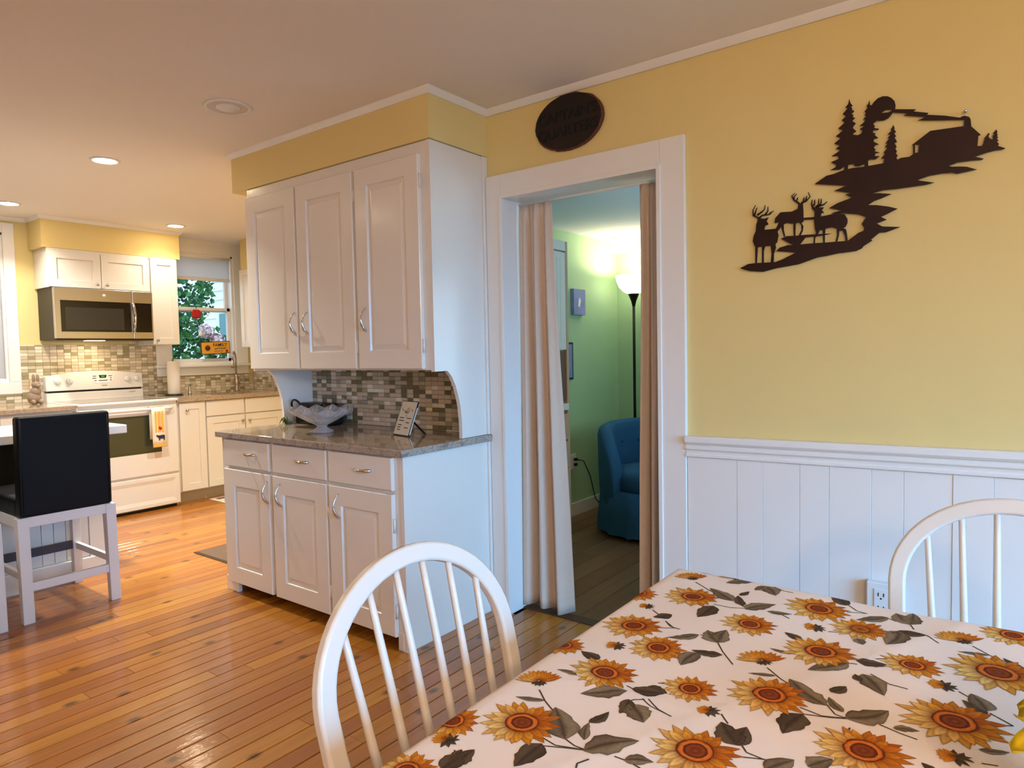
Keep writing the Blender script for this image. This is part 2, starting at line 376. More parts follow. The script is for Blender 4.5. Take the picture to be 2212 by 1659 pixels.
def project(p):
    d=Vector(p)-CAM; z=d.dot(fw)
    if z<0.05: return None
    return (1106+1451.6*d.dot(r2)/z, 829.5-1451.6*d.dot(u2)/z, z)
# --- pine strip floor: single planks
def plank_mesh(w,name,m,t=.016,ch=.0022):
    mb=MB(); a=w/2-.0017
    P=[(-a,-t),(a,-t),(a,-ch),(a-ch,0),(-a+ch,0),(-a,-ch)]
    vs=[(x,-.5,z) for x,z in P]+[(x,.5,z) for x,z in P]
    mb.add(vs,[(5,4,3,2,1,0),(6,7,8,9,10,11)]+[(i,(i+1)%6,6+(i+1)%6,6+i) for i in range(6)])
    return mb.mesh(name,m)
def lay_floor(parent,mname,xa,xb,pitch,yfun,lmin,lmax,seed,maxn=300,vis=None):
    rnd=random.Random(seed); pm=plank_mesh(pitch,'plank',K[mname]); P=[]
    n=int((xb-xa)/pitch)
    for i in range(n):
        x=xa+(i+.5)*pitch; y0,y1=yfun(x); y=y0-rnd.random()*lmin
        while y<y1:
            l=rnd.uniform(lmin,lmax); a=max(y,y0); b=min(y+l,y1)
            if y1-b<.12: b=y1
            if b-a>.05: P.append((x,(a+b)/2,b-a))
            y=b if b>y else y+l
            if b>=y1: break
    def score(p):
        s=0
        for k in (-.45,-.25,0,.25,.45):
            q=project((p[0],p[1]+p[2]*k,0))
            if q and -20<q[0]<2232 and 0<q[1]<1700: s+=p[2]/q[2]**2
        return s
    P.sort(key=score,reverse=True)
    for x,y,l in P[:maxn]:
        inst(pm,'plank',(x,y,0),parent,scale=(1,l-.0016,1))
    if len(P)>maxn:
        mb=MB()
        for x,y,l in P[maxn:]: mb.box(x-pitch/2+.0009,x+pitch/2-.0009,y-l/2+.0008,y+l/2-.0008,-.016,0)
        mb.build('plank_field',K[mname],parent,kind='stuff')
lay_floor(FLOOR,'floor',-4.37,5.2,.0762,lambda x:(-4.4,1.47 if x<-1.46 else .10 if DX0<x<DX1 else 0.0),.7,2.1,11)
lay_floor(DENFLOOR,'denfloor',-.66,1.55,.13,lambda x:(.145,2.54),.8,1.3,5)
struct(MB().box(DX0,DX1,.088,.15,-.01,.006),'trim_threshold',mat('dark_threshold',S(70,48,34),.5),bevel=.003)

# --- crown mouldings
def crown(name,pts,mat_):
    """small cove along a polyline of (x,y, inward normal) corners at the ceiling"""
    mb=MB(); prof=[(0,-.027),(.006,-.027),(.012,-.020),(.020,-.010),(.024,-.004),(.024,0),(0,0)]
    k=len(prof); rows=[]
    for i,(x,y) in enumerate(pts):
        d1=Vector(pts[min(i+1,len(pts)-1)])-Vector(pts[min(i,len(pts)-2)]); d0=Vector(pts[max(i,1)])-Vector(pts[max(i-1,0)])
        n0=Vector((d0.y,-d0.x)).normalized(); n1=Vector((d1.y,-d1.x)).normalized()
        n=(n0+n1); n=n/ max(n.dot(n0),1e-6)
        rows.append([(x+n.x*a,y+n.y*a,CZ+b) for a,b in prof])
    for i in range(len(rows)-1):
        mb.add(rows[i]+rows[i+1],[(j,(j+1)%k,k+(j+1)%k,k+j) for j in range(k)])
    return struct(mb,name,mat_)
crown('trim_1',[(-1.53,-.0),(-1.53,-.395),(0.01,-.395),(0.01,-.002),(5.2,-.002)][0:5],K['white'])
crown('trim_2',[(KW,-4.3),(KW,-.50),(-4.08,-.50),(-4.08,.588),(KW,.588),(KW,1.47),(-1.5,1.47)],K['white'])
# --- soffits
struct(MB().box(-1.53,.01,-.395,0,2.192,CZ),'wall_soffit_hutch',K['yellow'])
struct(MB().box(KW,-4.08,-.50,.588,2.16,CZ),'wall_soffit_kitchen',K['yellow'])

# --- door casing, jambs
cas=thing('door_1','white painted door casing around the curtained den doorway','door casing',(.5,0,0)); cas['kind']='structure'
del cas['category']
sub(MB().box(.012,DX0,-.020,0,0,2.092),'casing_side',K['white'],cas,bevel=.003)
sub(MB().box(DX1,1.002,-.020,0,0,2.092),'casing_side',K['white'],cas,bevel=.003)
sub(MB().box(DX0,DX1,-.020,0,DZ,2.092),'casing_head',K['white'],cas,bevel=.003)
sub(MB().box(DX0-.006,DX0+.012,-.026,.14,0,DZ),'jamb',K['white'],cas,bevel=.002)
sub(MB().box(DX1-.012,DX1+.006,-.026,.14,0,DZ),'jamb',K['white'],cas,bevel=.002)
sub(MB().box(DX0+.012,DX1-.012,-.026,.14,DZ-.014,DZ+.006),'jamb_head',K['white'],cas,bevel=.002)
sub(MB().box(-.02,.12,.14,.155,0,2.08).box(.88,1.0,.14,.155,0,2.08).box(.12,.88,.14,.155,DZ,2.08),'casing_inner',K['white'],cas)

# --- wainscot: single boards and chair rail
wa=MB().box(1.002,5.2,-.004,0,0,.86); struct(wa,'wall_wainscot',K['white'])
WA=bpy.data.objects['wall_wainscot']
xs=[1.004,1.2,1.295,1.425,1.522,1.654,1.749,1.884,1.99,2.10,2.235,2.34,2.47,2.58,2.71,2.82,2.95,3.06,3.19,3.31,3.43,3.55,3.68,3.80,3.93,4.05,4.18,4.30,4.43,4.55,4.68,4.80,4.93,5.05,5.198]
rr=random.Random(3)
for a,b in zip(xs[:-1],xs[1:]):
    t=.014+rr.uniform(-.0012,.0012)
    mb=MB().box(a+.0003,b-.0003,-t,-.002,.0,.85); mb.build('board',K['white'],WA,bevel=.0010)
def rail_prism(mb,x0,x1,prof,z0,sl):
    k=len(prof); vs=[]
    for x in (x0,x1):
        for y,z in prof: vs.append((x,y,z0+z+(x-1.0)*sl))
    mb.add(vs,[tuple(range(k-1,-1,-1)),tuple(range(k,2*k))]+[(i,(i+1)%k,k+(i+1)%k,k+i) for i in range(k)]); return mb
prof=[(0,0),(-.034,0),(-.040,-.006),(-.040,-.022),(-.034,-.030),(-.026,-.034),(-.024,-.040),(-.030,-.044),(-.030,-.050),(-.022,-.058),(-.020,-.066),(-.026,-.072),(-.026,-.080),(-.020,-.084),(-.014,-.084),(0,-.084)]
struct(rail_prism(MB(),1.003,5.2,prof,.921,.0142),'trim_chair_rail',K['white'])
struct(MB().box(1.003,5.2,-.028,-.012,0,.11),'baseboard_back',K['white'],bevel=.004)

# --- windows
def make_window(name,hole,axis,face,inward,depth,cas_w,meet,blind=None,bottom_sill=True,glass=True,sash=.04):
    a0,a1,z0,z1=hole; root=thing(name,'window','window',(0,0,0)); root['kind']='structure'; del root['category']; del root['label']
    def bx(mb,u0,u1,d0,d1,za,zb):
        lo,hi=face+inward*d0,face+inward*d1
        return mb.box(lo,hi,u0,u1,za,zb) if axis=='x' else mb.box(u0,u1,lo,hi,za,zb)
    for u0,u1 in ((a0-cas_w,a0),(a1,a1+cas_w)): sub(bx(MB(),u0,u1,0,.02,z0-.02,z1+cas_w),'casing_side',K['white'],root,bevel=.003)
    sub(bx(MB(),a0,a1,0,.02,z1,z1+cas_w),'casing_head',K['white'],root,bevel=.003)
    if bottom_sill:
        sub(bx(MB(),a0-cas_w-.015,a1+cas_w+.015,0,.05,z0-.045,z0-.02),'sill',K['white'],root,bevel=.004)
        sub(bx(MB(),a0-cas_w,a1+cas_w,0,.018,z0-.125,z0-.045),'apron',K['white'],root,bevel=.003)
    else: sub(bx(MB(),a0-cas_w,a1+cas_w,0,.02,z0-.115,z0-.02),'casing_foot',K['white'],root,bevel=.003)
    fr=MB()
    for u0,u1 in ((a0,a0+.018),(a1-.018,a1)): bx(fr,u0,u1,-depth,.0,z0-.02,z1)
    bx(fr,a0,a1,-depth,0,z1-.018,z1); bx(fr,a0+.001,a1-.001,-depth,.001,z0-.02,z0+.005); sub(fr,'jamb',K['white'],root)
    for za,zb,dd in ((z0+.004,meet+.02,-.045),(meet-.02,z1-.018,-.08)):
        s=MB(); u0,u1=a0+.018,a1-.018
        bx(s,u0,u0+sash,dd-.03,dd,za,zb); bx(s,u1-sash,u1,dd-.03,dd,za,zb); bx(s,u0,u1,dd-.03,dd,za,za+sash); bx(s,u0,u1,dd-.03,dd,zb-sash,zb)
        so=sub(s,'sash',K['white'],root)
        if glass:
            g=MB(); bx(g,u0+sash,u1-sash,dd-.017,dd-.013,za+sash,zb-sash); sub(g,'pane',K['pane'],so)
    return root
w1=make_window('window_1',W1,'x',KW,1,.12,.13,1.74,sash=.03)
w2=make_window('window_2',W2,'x',KW,1,.12,.078,1.72,bottom_sill=False)
w3=make_window('window_3',(-3.2,-.4,.30,2.15),'x',5.2,-1,.10,.09,1.45,glass=False)
w4=make_window('window_4',(.8,1.8,.9,1.9),'y',-4.4,1,.10,.09,1.45,glass=False)
bs=thing('window_blind','pale blind drawn over the window at the left picture edge','blind',(KW-.03,-1.16,1.12))
sub(MB().box(KW-.032,KW-.029,-1.63,-.695,1.125,2.26),'cloth',K['blind'],bs)
sub(MB().box(KW-.038,KW-.024,-1.63,-.695,1.105,1.128),'bottom_rail',K['plastic'],bs,bevel=.002)
bl=thing('roller_blind','white roller blind pulled part way down the kitchen window','blind',(KW-.02,.935,2.04))
sub(MB().box(KW-.018,KW-.014,.625,1.245,2.045,2.25),'cloth',K['blind'],bl)
sub(MB().box(KW-.024,KW-.008,.625,1.245,2.02,2.05),'bottom_rail',K['plastic'],bl,bevel=.003)
sub(MB().lathe([(.02,.622),(.02,1.248)],(KW-.022,0,2.255),16,axis='y'),'roller',K['plastic'],bl)

# ================================================================== HUTCH
def pull(mb,mp,L=.11,out=.032):
    """arched pull, thin at one end and spoon shaped at the other; mp(s,o)->xyz"""
    n=13; pts=[]; rs=[]
    for i in range(n):
        t=i/(n-1); pts.append(mp(L*(.5-t), out*math.sin(math.pi*min(1,t*1.0))**.75)); rs.append(.0036+.0062*max(0,t-.35)/.65 if t<.93 else .007)
    mb.tube(pts,rs,8); return mb
RAISE=lambda fw_,t=.02:[(0,0),(0,t-.003),(.003,t),(fw_-.002,t),(fw_,t-.003),(fw_+.003,t-.010),(fw_+.006,t-.010),(fw_+.030,t-.003),(fw_+.033,t-.003)]
HF=-.385
up_=thing('wall_cupboard','white three-door upper cupboard with raised panels under the yellow soffit','cabinet',(-.7,-.19,1.19))
sub(MB().box(-1.38,-.02,HF,-.001,1.19,2.19),'body',K['hutch'],up_,bevel=.002)
sidep=[(-.385,2.19),(-.385,1.184),(-.335,1.184),(-.318,1.186),(-.300,1.182),(-.275,1.158),(-.249,1.111),(-.232,1.062),(-.220,1.014),(-.213,.94),(-.212,.8685),(-.001,.8685),(-.001,2.19)]
sub(MB().prism(sidep,lambda y,z:(-.02,y,z),lambda y,z:(0,y,z)),'end_panel',K['hutch'],up_)
sub(MB().prism(sidep,lambda y,z:(-1.40,y,z),lambda y,z:(-1.38,y,z)),'end_panel',K['hutch'],up_)
sub(MB().box(0,.010,-.034,-.001,.8685,2.19),'scribe_strip',K['hutch'],up_,bevel=.002)
for i,(a,b,hx,hz) in enumerate(((-1.395,-.952,-.972,1.435),(-.935,-.496,-.868,1.433),(-.476,-.055,-.418,1.43))):
    d=sub(MB().rings(lambda u,v,dd:(u,HF-.001-dd,v),a,b,1.197,2.135,RAISE(.085)),'door',K['hutch'],up_)
    h=MB(); pull(h,lambda s,o,hx=hx,hz=hz:(hx,HF-.02-o,hz+s)); sub(h,'handle',K['chrome'],d)
    if i:
        for z in (2.02,1.30): sub(MB().tube([(b+.004,HF-.012,z-.03),(b+.004,HF-.012,z+.03)],.006,8),'hinge',K['hutch'],d)
# base
BF=-.590
lo_=thing('base_cupboard','white base cupboard with three drawers over three raised-panel doors','cabinet',(-.7,-.3,0))
b=MB().box(-1.40,-.002,BF,-.004,.075,.834)
sub(b,'body',K['hutch'],lo_,bevel=.002)
sub(MB().box(-.02,0,BF-.002,-.004,0,.834),'end_panel',K['hutch'],lo_)
sub(MB().box(-1.40,-1.29,BF-.004,BF+.02,0,.08),'foot',K['hutch'],lo_,bevel=.003)
sub(MB().box(-.055,-.02,BF-.004,BF+.02,0,.08),'foot',K['hutch'],lo_,bevel=.003)
sub(MB().box(-1.40,-1.38,BF+.02,-.004,0,.08),'foot',K['hutch'],lo_)
sub(MB().box(-1.38,-.02,BF+.09,BF+.10,0,.075),'plinth',K['dark'],lo_)  # near-black board stands in for the shade under the raised base
sub(MB().box(0,.010,-.034,-.004,0,.834),'scribe_strip',K['hutch'],lo_,bevel=.002)
for i,(a,b,hx,dx) in enumerate(((-1.355,-.945,-.955,-1.105),(-.915,-.49,-.845,-.667),(-.474,-.053,-.402,-.232))):
    d=sub(MB().rings(lambda u,v,dd:(u,BF-.001-dd,v),a,b,.688,.828,[(0,0),(0,.014),(.004,.018)]),'drawer',K['hutch'],lo_)
    h=MB(); pull(h,lambda s,o,dx=dx:(dx-s,BF-.019-o,.764)); sub(h,'handle',K['chrome'],d)
    d=sub(MB().rings(lambda u,v,dd:(u,BF-.001-dd,v),a,b,.060,.672,RAISE(.088)),'door',K['hutch'],lo_)
    h=MB(); pull(h,lambda s,o,hx=hx:(hx,BF-.02-o,.583+s)); sub(h,'handle',K['chrome'],d)
    if i:
        for z in (.54,.17): sub(MB().tube([(b+.004,BF-.012,z-.03),(b+.004,BF-.012,z+.03)],.006,8),'hinge',K['hutch'],d)
# granite top with chiselled end
g=MB(); g.box(-1.425,.022,-.617,-.002,.836,.867)
go=g.build('granite_worktop',[K['granite'],K['granite_edge']],None,off=(-.7,-.3,.836),bevel=.004)
for p in go.data.polygons:
    if abs(p.normal.z)<.5: p.material_index=1
tag(go,'brown speckled granite worktop on the white base cupboard','worktop')

# tile backsplash of the hutch
def tile_field(owner,rects,blocked,mapf,pw,ph,kinds,gapw,t,seed,origin,single=0,pname='tile'):
    """rects in (u,v); single>0 -> nearest tiles as own objects"""
    rnd=random.Random(seed); out=[]
    for (u0,u1,v0,v1) in rects:
        nu=int(math.ceil((u1-u0)/pw)); nv=int(math.ceil((v1-v0)/ph))
        for j in range(nv):
            for i in range(nu):
                a,b=u0+i*pw,min(u0+(i+1)*pw,u1); c,d=v0+j*ph,min(v0+(j+1)*ph,v1)
                if b-a<.008 or d-c<.006: continue
                out.append((a+gapw,b-gapw,c+gapw,d-gapw))
    lst=[]
    for r in out:
        q=rnd.random(); acc=0
        for k,(w,mt) in enumerate(kinds):
            acc+=w
            if q<acc: break
        lst.append((r,k))
    return lst
BS=MB().box(-1.38,-.02,-.006,-.001,.867,1.19); struct(BS,'wall_backsplash_hutch',K['grout'])
BSo=bpy.data.objects['wall_backsplash_hutch']
kinds=[(.55,'t_stone'),(.13,'t_light'),(.24,'t_glass'),(.08,'t_mid')]
tl=tile_field(None,[(-1.38,-.02,.869,1.189)],None,None,.0453,.02285,kinds,.0009,.005,4,None)
tl.sort(key=lambda r:-(r[0][0]))
tm={}
rest=MB()
for n,((a,b,c,d),k) in enumerate(tl):
    if n<300:
        key=(k,round(b-a,4),round(d-c,4))
        if key not in tm:
            w,h=(b-a)/2,(d-c)/2
            tm[key]=MB().rings(lambda u,v,dd:(u,-dd,v),-w,w,-h,h,[(0,0),(0,.0035),(.0012,.005)]).mesh('tile',K[kinds[k][1]])
        inst(tm[key],'tile',((a+b)/2,-.006,(c+d)/2),BSo)
    else:
        rest.rings(lambda u,v,dd:(u,-.006-dd,v),a,b,c,d,[(0,0),(0,.0035),(.0012,.005)],m=k)
if rest.v: rest.build('tile_field',[K[k[1]] for k in kinds],BSo,kind='stuff')
tag(MB().box(-.27,-.085,-.030,-.014,.868,.874).build('white_strip',K['plastic'],None,off=(-.18,-.022,.868),bevel=.001),'thin white strip lying at the back of the granite worktop','strip')

# ================================================================== KITCHEN
SHAKER=lambda fw_,t=.02:[(0,0),(0,t-.002),(.002,t),(fw_,t),(fw_+.002,t-.008),(fw_+.004,t-.008)]
FLAT=[(0,0),(0,.017),(.002,.019)]
def mpx(x): return lambda u,v,dd:(x+dd,u,v)
def knob(mb,x,y,z): return mb.lathe([(.006,0),(.005,.012),(.012,.018),(.013,.024),(.008,.029),(.001,.030)],(x,y,z),12,axis='x')
# lower run right of the stove
kb=thing('sink_base_cabinet','cream shaker base cabinets with the sink, right of the stove','cabinet',(-4.05,.9,0))
sub(MB().box(KW+.01,-3.742,.318,1.46,.10,.69).box(KW+.01,-3.742,.318,.735,.69,.884).box(KW+.01,-3.742,1.325,1.46,.69,.884).box(KW+.01,-4.225,.735,1.325,.69,.884).box(-3.80,-3.742,.735,1.325,.69,.884),'body',K['kcab'],kb)
sub(MB().box(-3.82,-3.80,.318,1.46,0,.10),'toe_kick',mat('grey_toe_kick',S(186,178,166),.6),kb)
for a,b,z0,z1,fwid,kn in ((.345,.575,.108,.876,.058,(.405,.81)),(.587,.953,.742,.876,0,None),(.965,1.36,.742,.876,0,None),(.587,.953,.108,.732,.058,(.925,.675)),(.965,1.36,.108,.732,.058,(.995,.675))):
    d=sub(MB().rings(mpx(-3.741),a,b,z0,z1,SHAKER(fwid) if fwid else FLAT),'door' if fwid else 'drawer',K['kcab'],kb)
    if kn: sub(knob(MB(),-3.721,*kn),'knob',K['nickel'],d)
# worktop with sink cut-out
wt=MB(); X0,X1=KW+.008,-3.70; sy0,sy1,sx0,sx1=.76,1.30,-4.20,-3.82
wt.box(X0,X1,.316,sy0,.886,.92).box(X0,X1,sy1,1.465,.886,.92).box(X0,sx0,sy0,sy1,.886,.92).box(sx1,X1,sy0,sy1,.886,.92)
tag(wt.build('granite_worktop',K['granite'],None,off=(-4.05,.9,.886)),'granite worktop around the sink under the kitchen window','worktop')
sk=MB(); sk.box(sx0-.01,sx1+.01,sy0-.01,sy1+.01,.70,.71)
for (a,b,c,d) in ((sx0-.01,sx0,sy0-.01,sy1+.01),(sx1,sx1+.01,sy0-.01,sy1+.01),(sx0,sx1,sy0-.01,sy0),(sx0,sx1,sy1,sy1+.01)): sk.box(a,b,c,d,.70,.8855)
tag(sk.build('sink_basin',K['steel'],None,off=(-4.0,1.03,.70)),'steel undermount sink basin below the kitchen window','sink')
fa=thing('kitchen_faucet','brushed nickel gooseneck faucet with pull-down head','faucet',(-4.27,1.21,.92))
sub(MB().lathe([(.028,.92),(.028,.93),(.020,.945),(.026,.99),(.027,1.02),(.018,1.07),(.014,1.09)],(-4.27,1.21,0),16),'body',K['nickel'],fa)
arc=[(-4.27,1.21,1.08),(-4.27,1.21,1.24)]
for i in range(1,11):
    q=math.pi*i/10; arc.append((-4.27+.055*(1-math.cos(q)),1.21-.05*(1-math.cos(q)),1.24+.075*math.sin(q)))
sub(MB().tube(arc,.010,10),'neck',K['nickel'],fa)
sub(MB().tube([(-4.16,1.11,1.24),(-4.16,1.11,1.18),(-4.16,1.11,1.155)],[.011,.015,.016],10),'spray_head',K['nickel'],fa)
sub(MB().tube([(-4.27,1.235,1.0),(-4.26,1.28,1.005),(-4.255,1.292,1.07)],[.010,.007,.006],8),'lever',K['nickel'],fa)
so=thing('soap_dispenser','small nickel soap dispenser pump beside the sink','soap dispenser',(-4.22,.70,.92))
sub(MB().lathe([(.016,.92),(.016,.928),(.011,.935),(.011,.985),(.006,.99),(.006,1.01)],(-4.22,.70,0),12),'body',K['nickel'],so)
sub(MB().tube([(-4.22,.70,1.005),(-4.20,.73,1.01),(-4.19,.76,1.0)],[.008,.005,.004],8),'spout',K['nickel'],so)
pt=thing('paper_towel_holder','white paper towel roll upright on its stand by the window','paper towel',(-4.20,.545,.92))
sub(MB().lathe([(.075,.92),(.075,.93),(.01,.932)],(-4.20,.545,0),20),'base',K['black'],pt)
sub(MB().lathe([(.02,.934),(.052,.934),(.055,.937),(.055,1.235),(.052,1.238),(.02,1.238)],(-4.20,.545,0),24),'roll',K['paper'],pt)
sub(MB().tube([(-4.20,.545,.93),(-4.20,.545,1.26)],.006,8),'rod',K['nickel'],pt)

# stove
SY0,SY1=-.4515,.3085
stv=thing('electric_range','white electric range with a black-slotted backguard and oven window','stove',(-4.0,-.07,0))
sub(MB().box(KW+.012,-3.70,SY0,SY1,.05,.905),'body',K['enamel'],stv)
sub(MB().box(-4.30,-3.72,SY0+.02,SY1-.02,0,.05),'base',K['black'],stv)
ck=sub(MB().box(KW+.012,-3.665,SY0-.002,SY1+.002,.905,.925),'cooktop',K['enamel'],stv,bevel=.006)
sub(MB().box(-4.25,-3.715,SY0+.04,SY1-.04,.9252,.927),'glass_top',mat('grey_ceran_glass',S(120,112,104),.12),ck)
# backguard
def arch(u): return 1.135+.035*math.sin(math.pi*min(1,max(0,(u-SY0)/(SY1-SY0))))
us=[SY0+(SY1-SY0)*i/14 for i in range(15)]
poly=[(SY0,1.012),(SY1,1.012)]+[(u,arch(u)) for u in reversed(us)]
bgd=sub(MB().prism(poly,lambda u,v:(-4.35,u,v),lambda u,v:(-4.285-(v-1.01)*.12,u,v)),'backguard',K['enamel'],stv,bevel=.004)
sub(MB().box(-4.35,-4.30,SY0+.01,SY1-.01,.996,1.012),'slot',K['black'],stv)
sub(MB().box(-4.35,-4.288,SY0,SY1,.925,.996),'lower_backguard',K['enamel'],stv,bevel=.003)
for y in (-.367,-.276,.176,.257):
    sub(MB().lathe([(.026,0),(.025,.012),(.021,.016),(.001,.017)],(-4.296,y,1.092),18,axis='x').box(-4.284,-4.275,y-.004,y+.004,1.075,1.11),'knob',K['enamel'],bgd)
cp=sub(MB().prism([(-.115,1.135),(.075,1.135),(.062,1.075),(.03,1.062),(-.07,1.062),(-.102,1.075)],lambda u,v:(-4.302,u,v),lambda u,v:(-4.2832-(v-1.01)*.12,u,v)),'control_panel',K['plastic'],bgd)
sub(MB().prism([(-.052,1.132),(.012,1.132),(.004,1.107),(-.044,1.107)],lambda u,v:(-4.30,u,v),lambda u,v:(-4.2818-(v-1.01)*.12,u,v)),'clock_bezel',K['black'],cp)
sub(MB().prism([(-.036,1.126),(-.004,1.126),(-.007,1.113),(-.033,1.113)],lambda u,v:(-4.30,u,v),lambda u,v:(-4.2808-(v-1.01)*.12,u,v)),'clock_digits',K['lcd'],cp)
gm=MB()
for y,z,w in ((-.085,1.124,.03),(-.088,1.106,.032),(-.08,1.086,.018),(.04,1.124,.03),(.044,1.106,.014),(.042,1.086,.014),(-.02,1.086,.07)):
    gm.prism([(y-w/2,z-.003),(y+w/2,z-.003),(y+w/2,z+.003),(y-w/2,z+.003)],lambda u,v:(-4.30,u,v),lambda u,v:(-4.2820-(v-1.01)*.12,u,v))
sub(gm,'button_print',K['ink'],cp)
sub(MB().prism([(-.035,1.040),(.012,1.040),(.010,1.046),(-.033,1.046)],lambda u,v:(-4.30,u,v),lambda u,v:(-4.2836-(v-1.01)*.12,u,v)),'badge',K['steel'],bgd)
sub(MB().box(-4.30,-4.2872,.19,.24,.972,.980),'badge',K['steel'],stv)
# oven door
od=sub(MB().box(-3.70,-3.68,SY0+.004,SY1-.004,.302,.875),'oven_door',K['enamel'],stv,bevel=.006)
sub(MB().rings(mpx(-3.680),SY0+.10,.163,.487,.80,[(0,0),(0,.002),(.012,.0025),(.016,.001)]),'oven_window',K['ovenglass'],od)
hb=MB().tube([(-3.68,SY0+.06,.852),(-3.64,SY0+.07,.852),(-3.632,SY0+.12,.852),(-3.632,SY1-.12,.852),(-3.64,SY1-.07,.852),(-3.68,SY1-.06,.852)],.013,10)
sub(hb,'oven_handle',K['enamel'],od)
sub(MB().rings(mpx(-3.70),SY0+.004,SY1-.004,.030,.285,[(0,0),(0,.018),(.006,.022),(.03,.022),(.06,.014)]),'storage_drawer',K['enamel'],stv)
# towel over the handle
tw=thing('kitchen_towel','cream and yellow striped towel with a rooster and cow, hanging on the oven handle','towel',(-5.32,.115,.52))
def strip_cloth(y0,y1,m,name,parent,xo=0.0):
    mb=MB(); prof=[(-3.652,.60),(-3.651,.72),(-3.648,.84),(-3.640,.866),(-3.632,.870),(-5.322,.866),(-3.615,.852),(-3.612,.80),(-3.609,.70),(-3.611,.60),(-3.606,.535)]
    vs=[]; n=len(prof)
    for x,z in prof:
        vs.append((x+xo,y0,z)); vs.append((x+xo,y1,z))
    fs=[(2*i,2*i+1,2*i+3,2*i+2) for i in range(n-1)]
    mb.add(vs,fs,0,True); o=sub(mb,name,m,parent)
    s=o.modifiers.new('solid','SOLIDIFY'); s.thickness=.004; s.offset=1 if xo==0 else 1
    return o
strip_cloth(.060,.172,K['towel'],'cloth',tw)
def flat_yz(poly,x,m,name,parent,t=.0015): return sub(MB().prism(poly,lambda u,v:(x,u,v),lambda u,v:(x+t,u,v)),name,m,parent)
XT=-3.603
for a,b in ((.082,.096),(.104,.128),(.136,.150)): flat_yz([(a,.66),(b,.66),(b,.83),(a,.83)],XT-.001,K['towel_y'],'stripe',tw)
flat_yz([(.064,.54),(.168,.54),(.168,.565),(.064,.565)],XT,K['towel_y'],'hem_stripe',tw)
flat_yz([(.108,.690),(.118,.675),(.132,.678),(.138,.70),(.130,.692),(.128,.705),(.120,.700),(.118,.71),(.110,.703)],XT+.001,K['red'],'rooster_print',tw)
flat_yz([(.085,.632),(.095,.640),(.100,.632),(.150,.634),(.156,.626),(.154,.590),(.147,.590),(.146,.605),(.118,.605),(.116,.590),(.108,.590),(.106,.612),(.094,.620)],XT+.001,K['navy'],'cow_print',tw)

# left of the stove
kl=thing('drawer_base_cabinet','white base cabinet with drawers left of the stove','cabinet',(-4.05,-1.2,0))
sub(MB().box(KW+.01,-3.742,-2.3,SY0-.012,.10,.884),'body',K['kcab'],kl)
for i,(a,b) in enumerate(((-.93,-.472),(-1.40,-.94),(-1.87,-1.41))):
    sub(MB().rings(mpx(-3.741),a,b,.742,.872,FLAT),'drawer',K['kcab'],kl)
    sub(MB().rings(mpx(-3.741),a,b,.108,.732,SHAKER(.058)),'door',K['kcab'],kl)
tag(MB().box(X0,-3.69,-2.3,SY0-.010,.886,.92).build('granite_worktop',K['granite'],None,off=(-4.05,-1.2,.886),bevel=.003),'granite worktop left of the stove holding the rabbit figurine','worktop')
# rabbit figurine
rb=thing('rabbit_figurine','weathered stoneware rabbit sitting on the counter left of the stove','figurine',(-4.2,-.56,.92))
def blob(mb,c,rx,ry,rz,n=12):
    vs=[];fs=[]
    for i in range(n+1):
        p=math.pi*i/n
        for j in range(n*2):
            q=math.pi*j/n; vs.append((c[0]+rx*math.sin(p)*math.cos(q),c[1]+ry*math.sin(p)*math.sin(q),c[2]+rz*math.cos(p)))
    for i in range(n):
        for j in range(n*2): fs.append((i*2*n+j,(i+1)*2*n+j,(i+1)*2*n+(j+1)%(2*n),i*2*n+(j+1)%(2*n)))
    mb.add(vs,fs,0,True); return mb
m=blob(MB(),(-4.2,-.565,.972),.045,.048,.052); blob(m,(-4.19,-.555,1.02),.035,.036,.045); sub(m,'body',K['bunny'],rb)
sub(blob(blob(MB(),(-4.185,-.553,1.075),.03,.03,.028),(-4.16,-.545,1.068),.016,.016,.014),'head',K['bunny'],rb)
for dy in (-.014,.014): sub(blob(MB(),(-4.19,-.553+dy,1.125),.008,.012,.036),'ear',K['bunny'],rb)
sub(blob(blob(MB(),(-4.16,-.585,.94),.03,.016,.02),(-4.16,-.535,.94),.03,.016,.02),'paw',K['bunny'],rb)

# kitchen backsplashes
kk=[(.52,'kt_stone'),(.26,'kt_light'),(.22,'kt_glass')]
KBS=MB().box(KW,KW+.005,-.597,.47,.90,1.395).box(KW,KW+.005,-1.9,-.597,.90,.99).box(KW,KW+.005,.47,1.47,.90,1.09)
struct(KBS,'wall_backsplash_kitchen',K['grout'])
fld=MB()
for (r,k) in tile_field(None,[(-.597,.47,.905,1.395),(-1.9,-.597,.905,.99),(.47,1.465,.905,1.085)],None,None,.052,.0265,kk,.001,.005,9,None):
    fld.rings(mpx(KW+.005),*r,[(0,0),(0,.003),(.0012,.0045)],m=k)
fld.build('tile_field',[K[k[1]] for k in kk],bpy.data.objects['wall_backsplash_kitchen'],kind='stuff')
struct(MB().box(KW,-2.6,1.465,1.47,.92,1.35),'wall_backsplash_side',K['grout'])
fld=MB()
for (r,k) in tile_field(None,[(KW+.006,-2.6,.92,1.35)],None,None,.052,.0265,kk,.001,.005,12,None):
    fld.rings(lambda u,v,dd:(u,1.465-dd,v),*r,[(0,0),(0,.003),(.0012,.0045)],m=k)
fld.build('tile_field',[K[k[1]] for k in kk],bpy.data.objects['wall_backsplash_side'],kind='stuff')

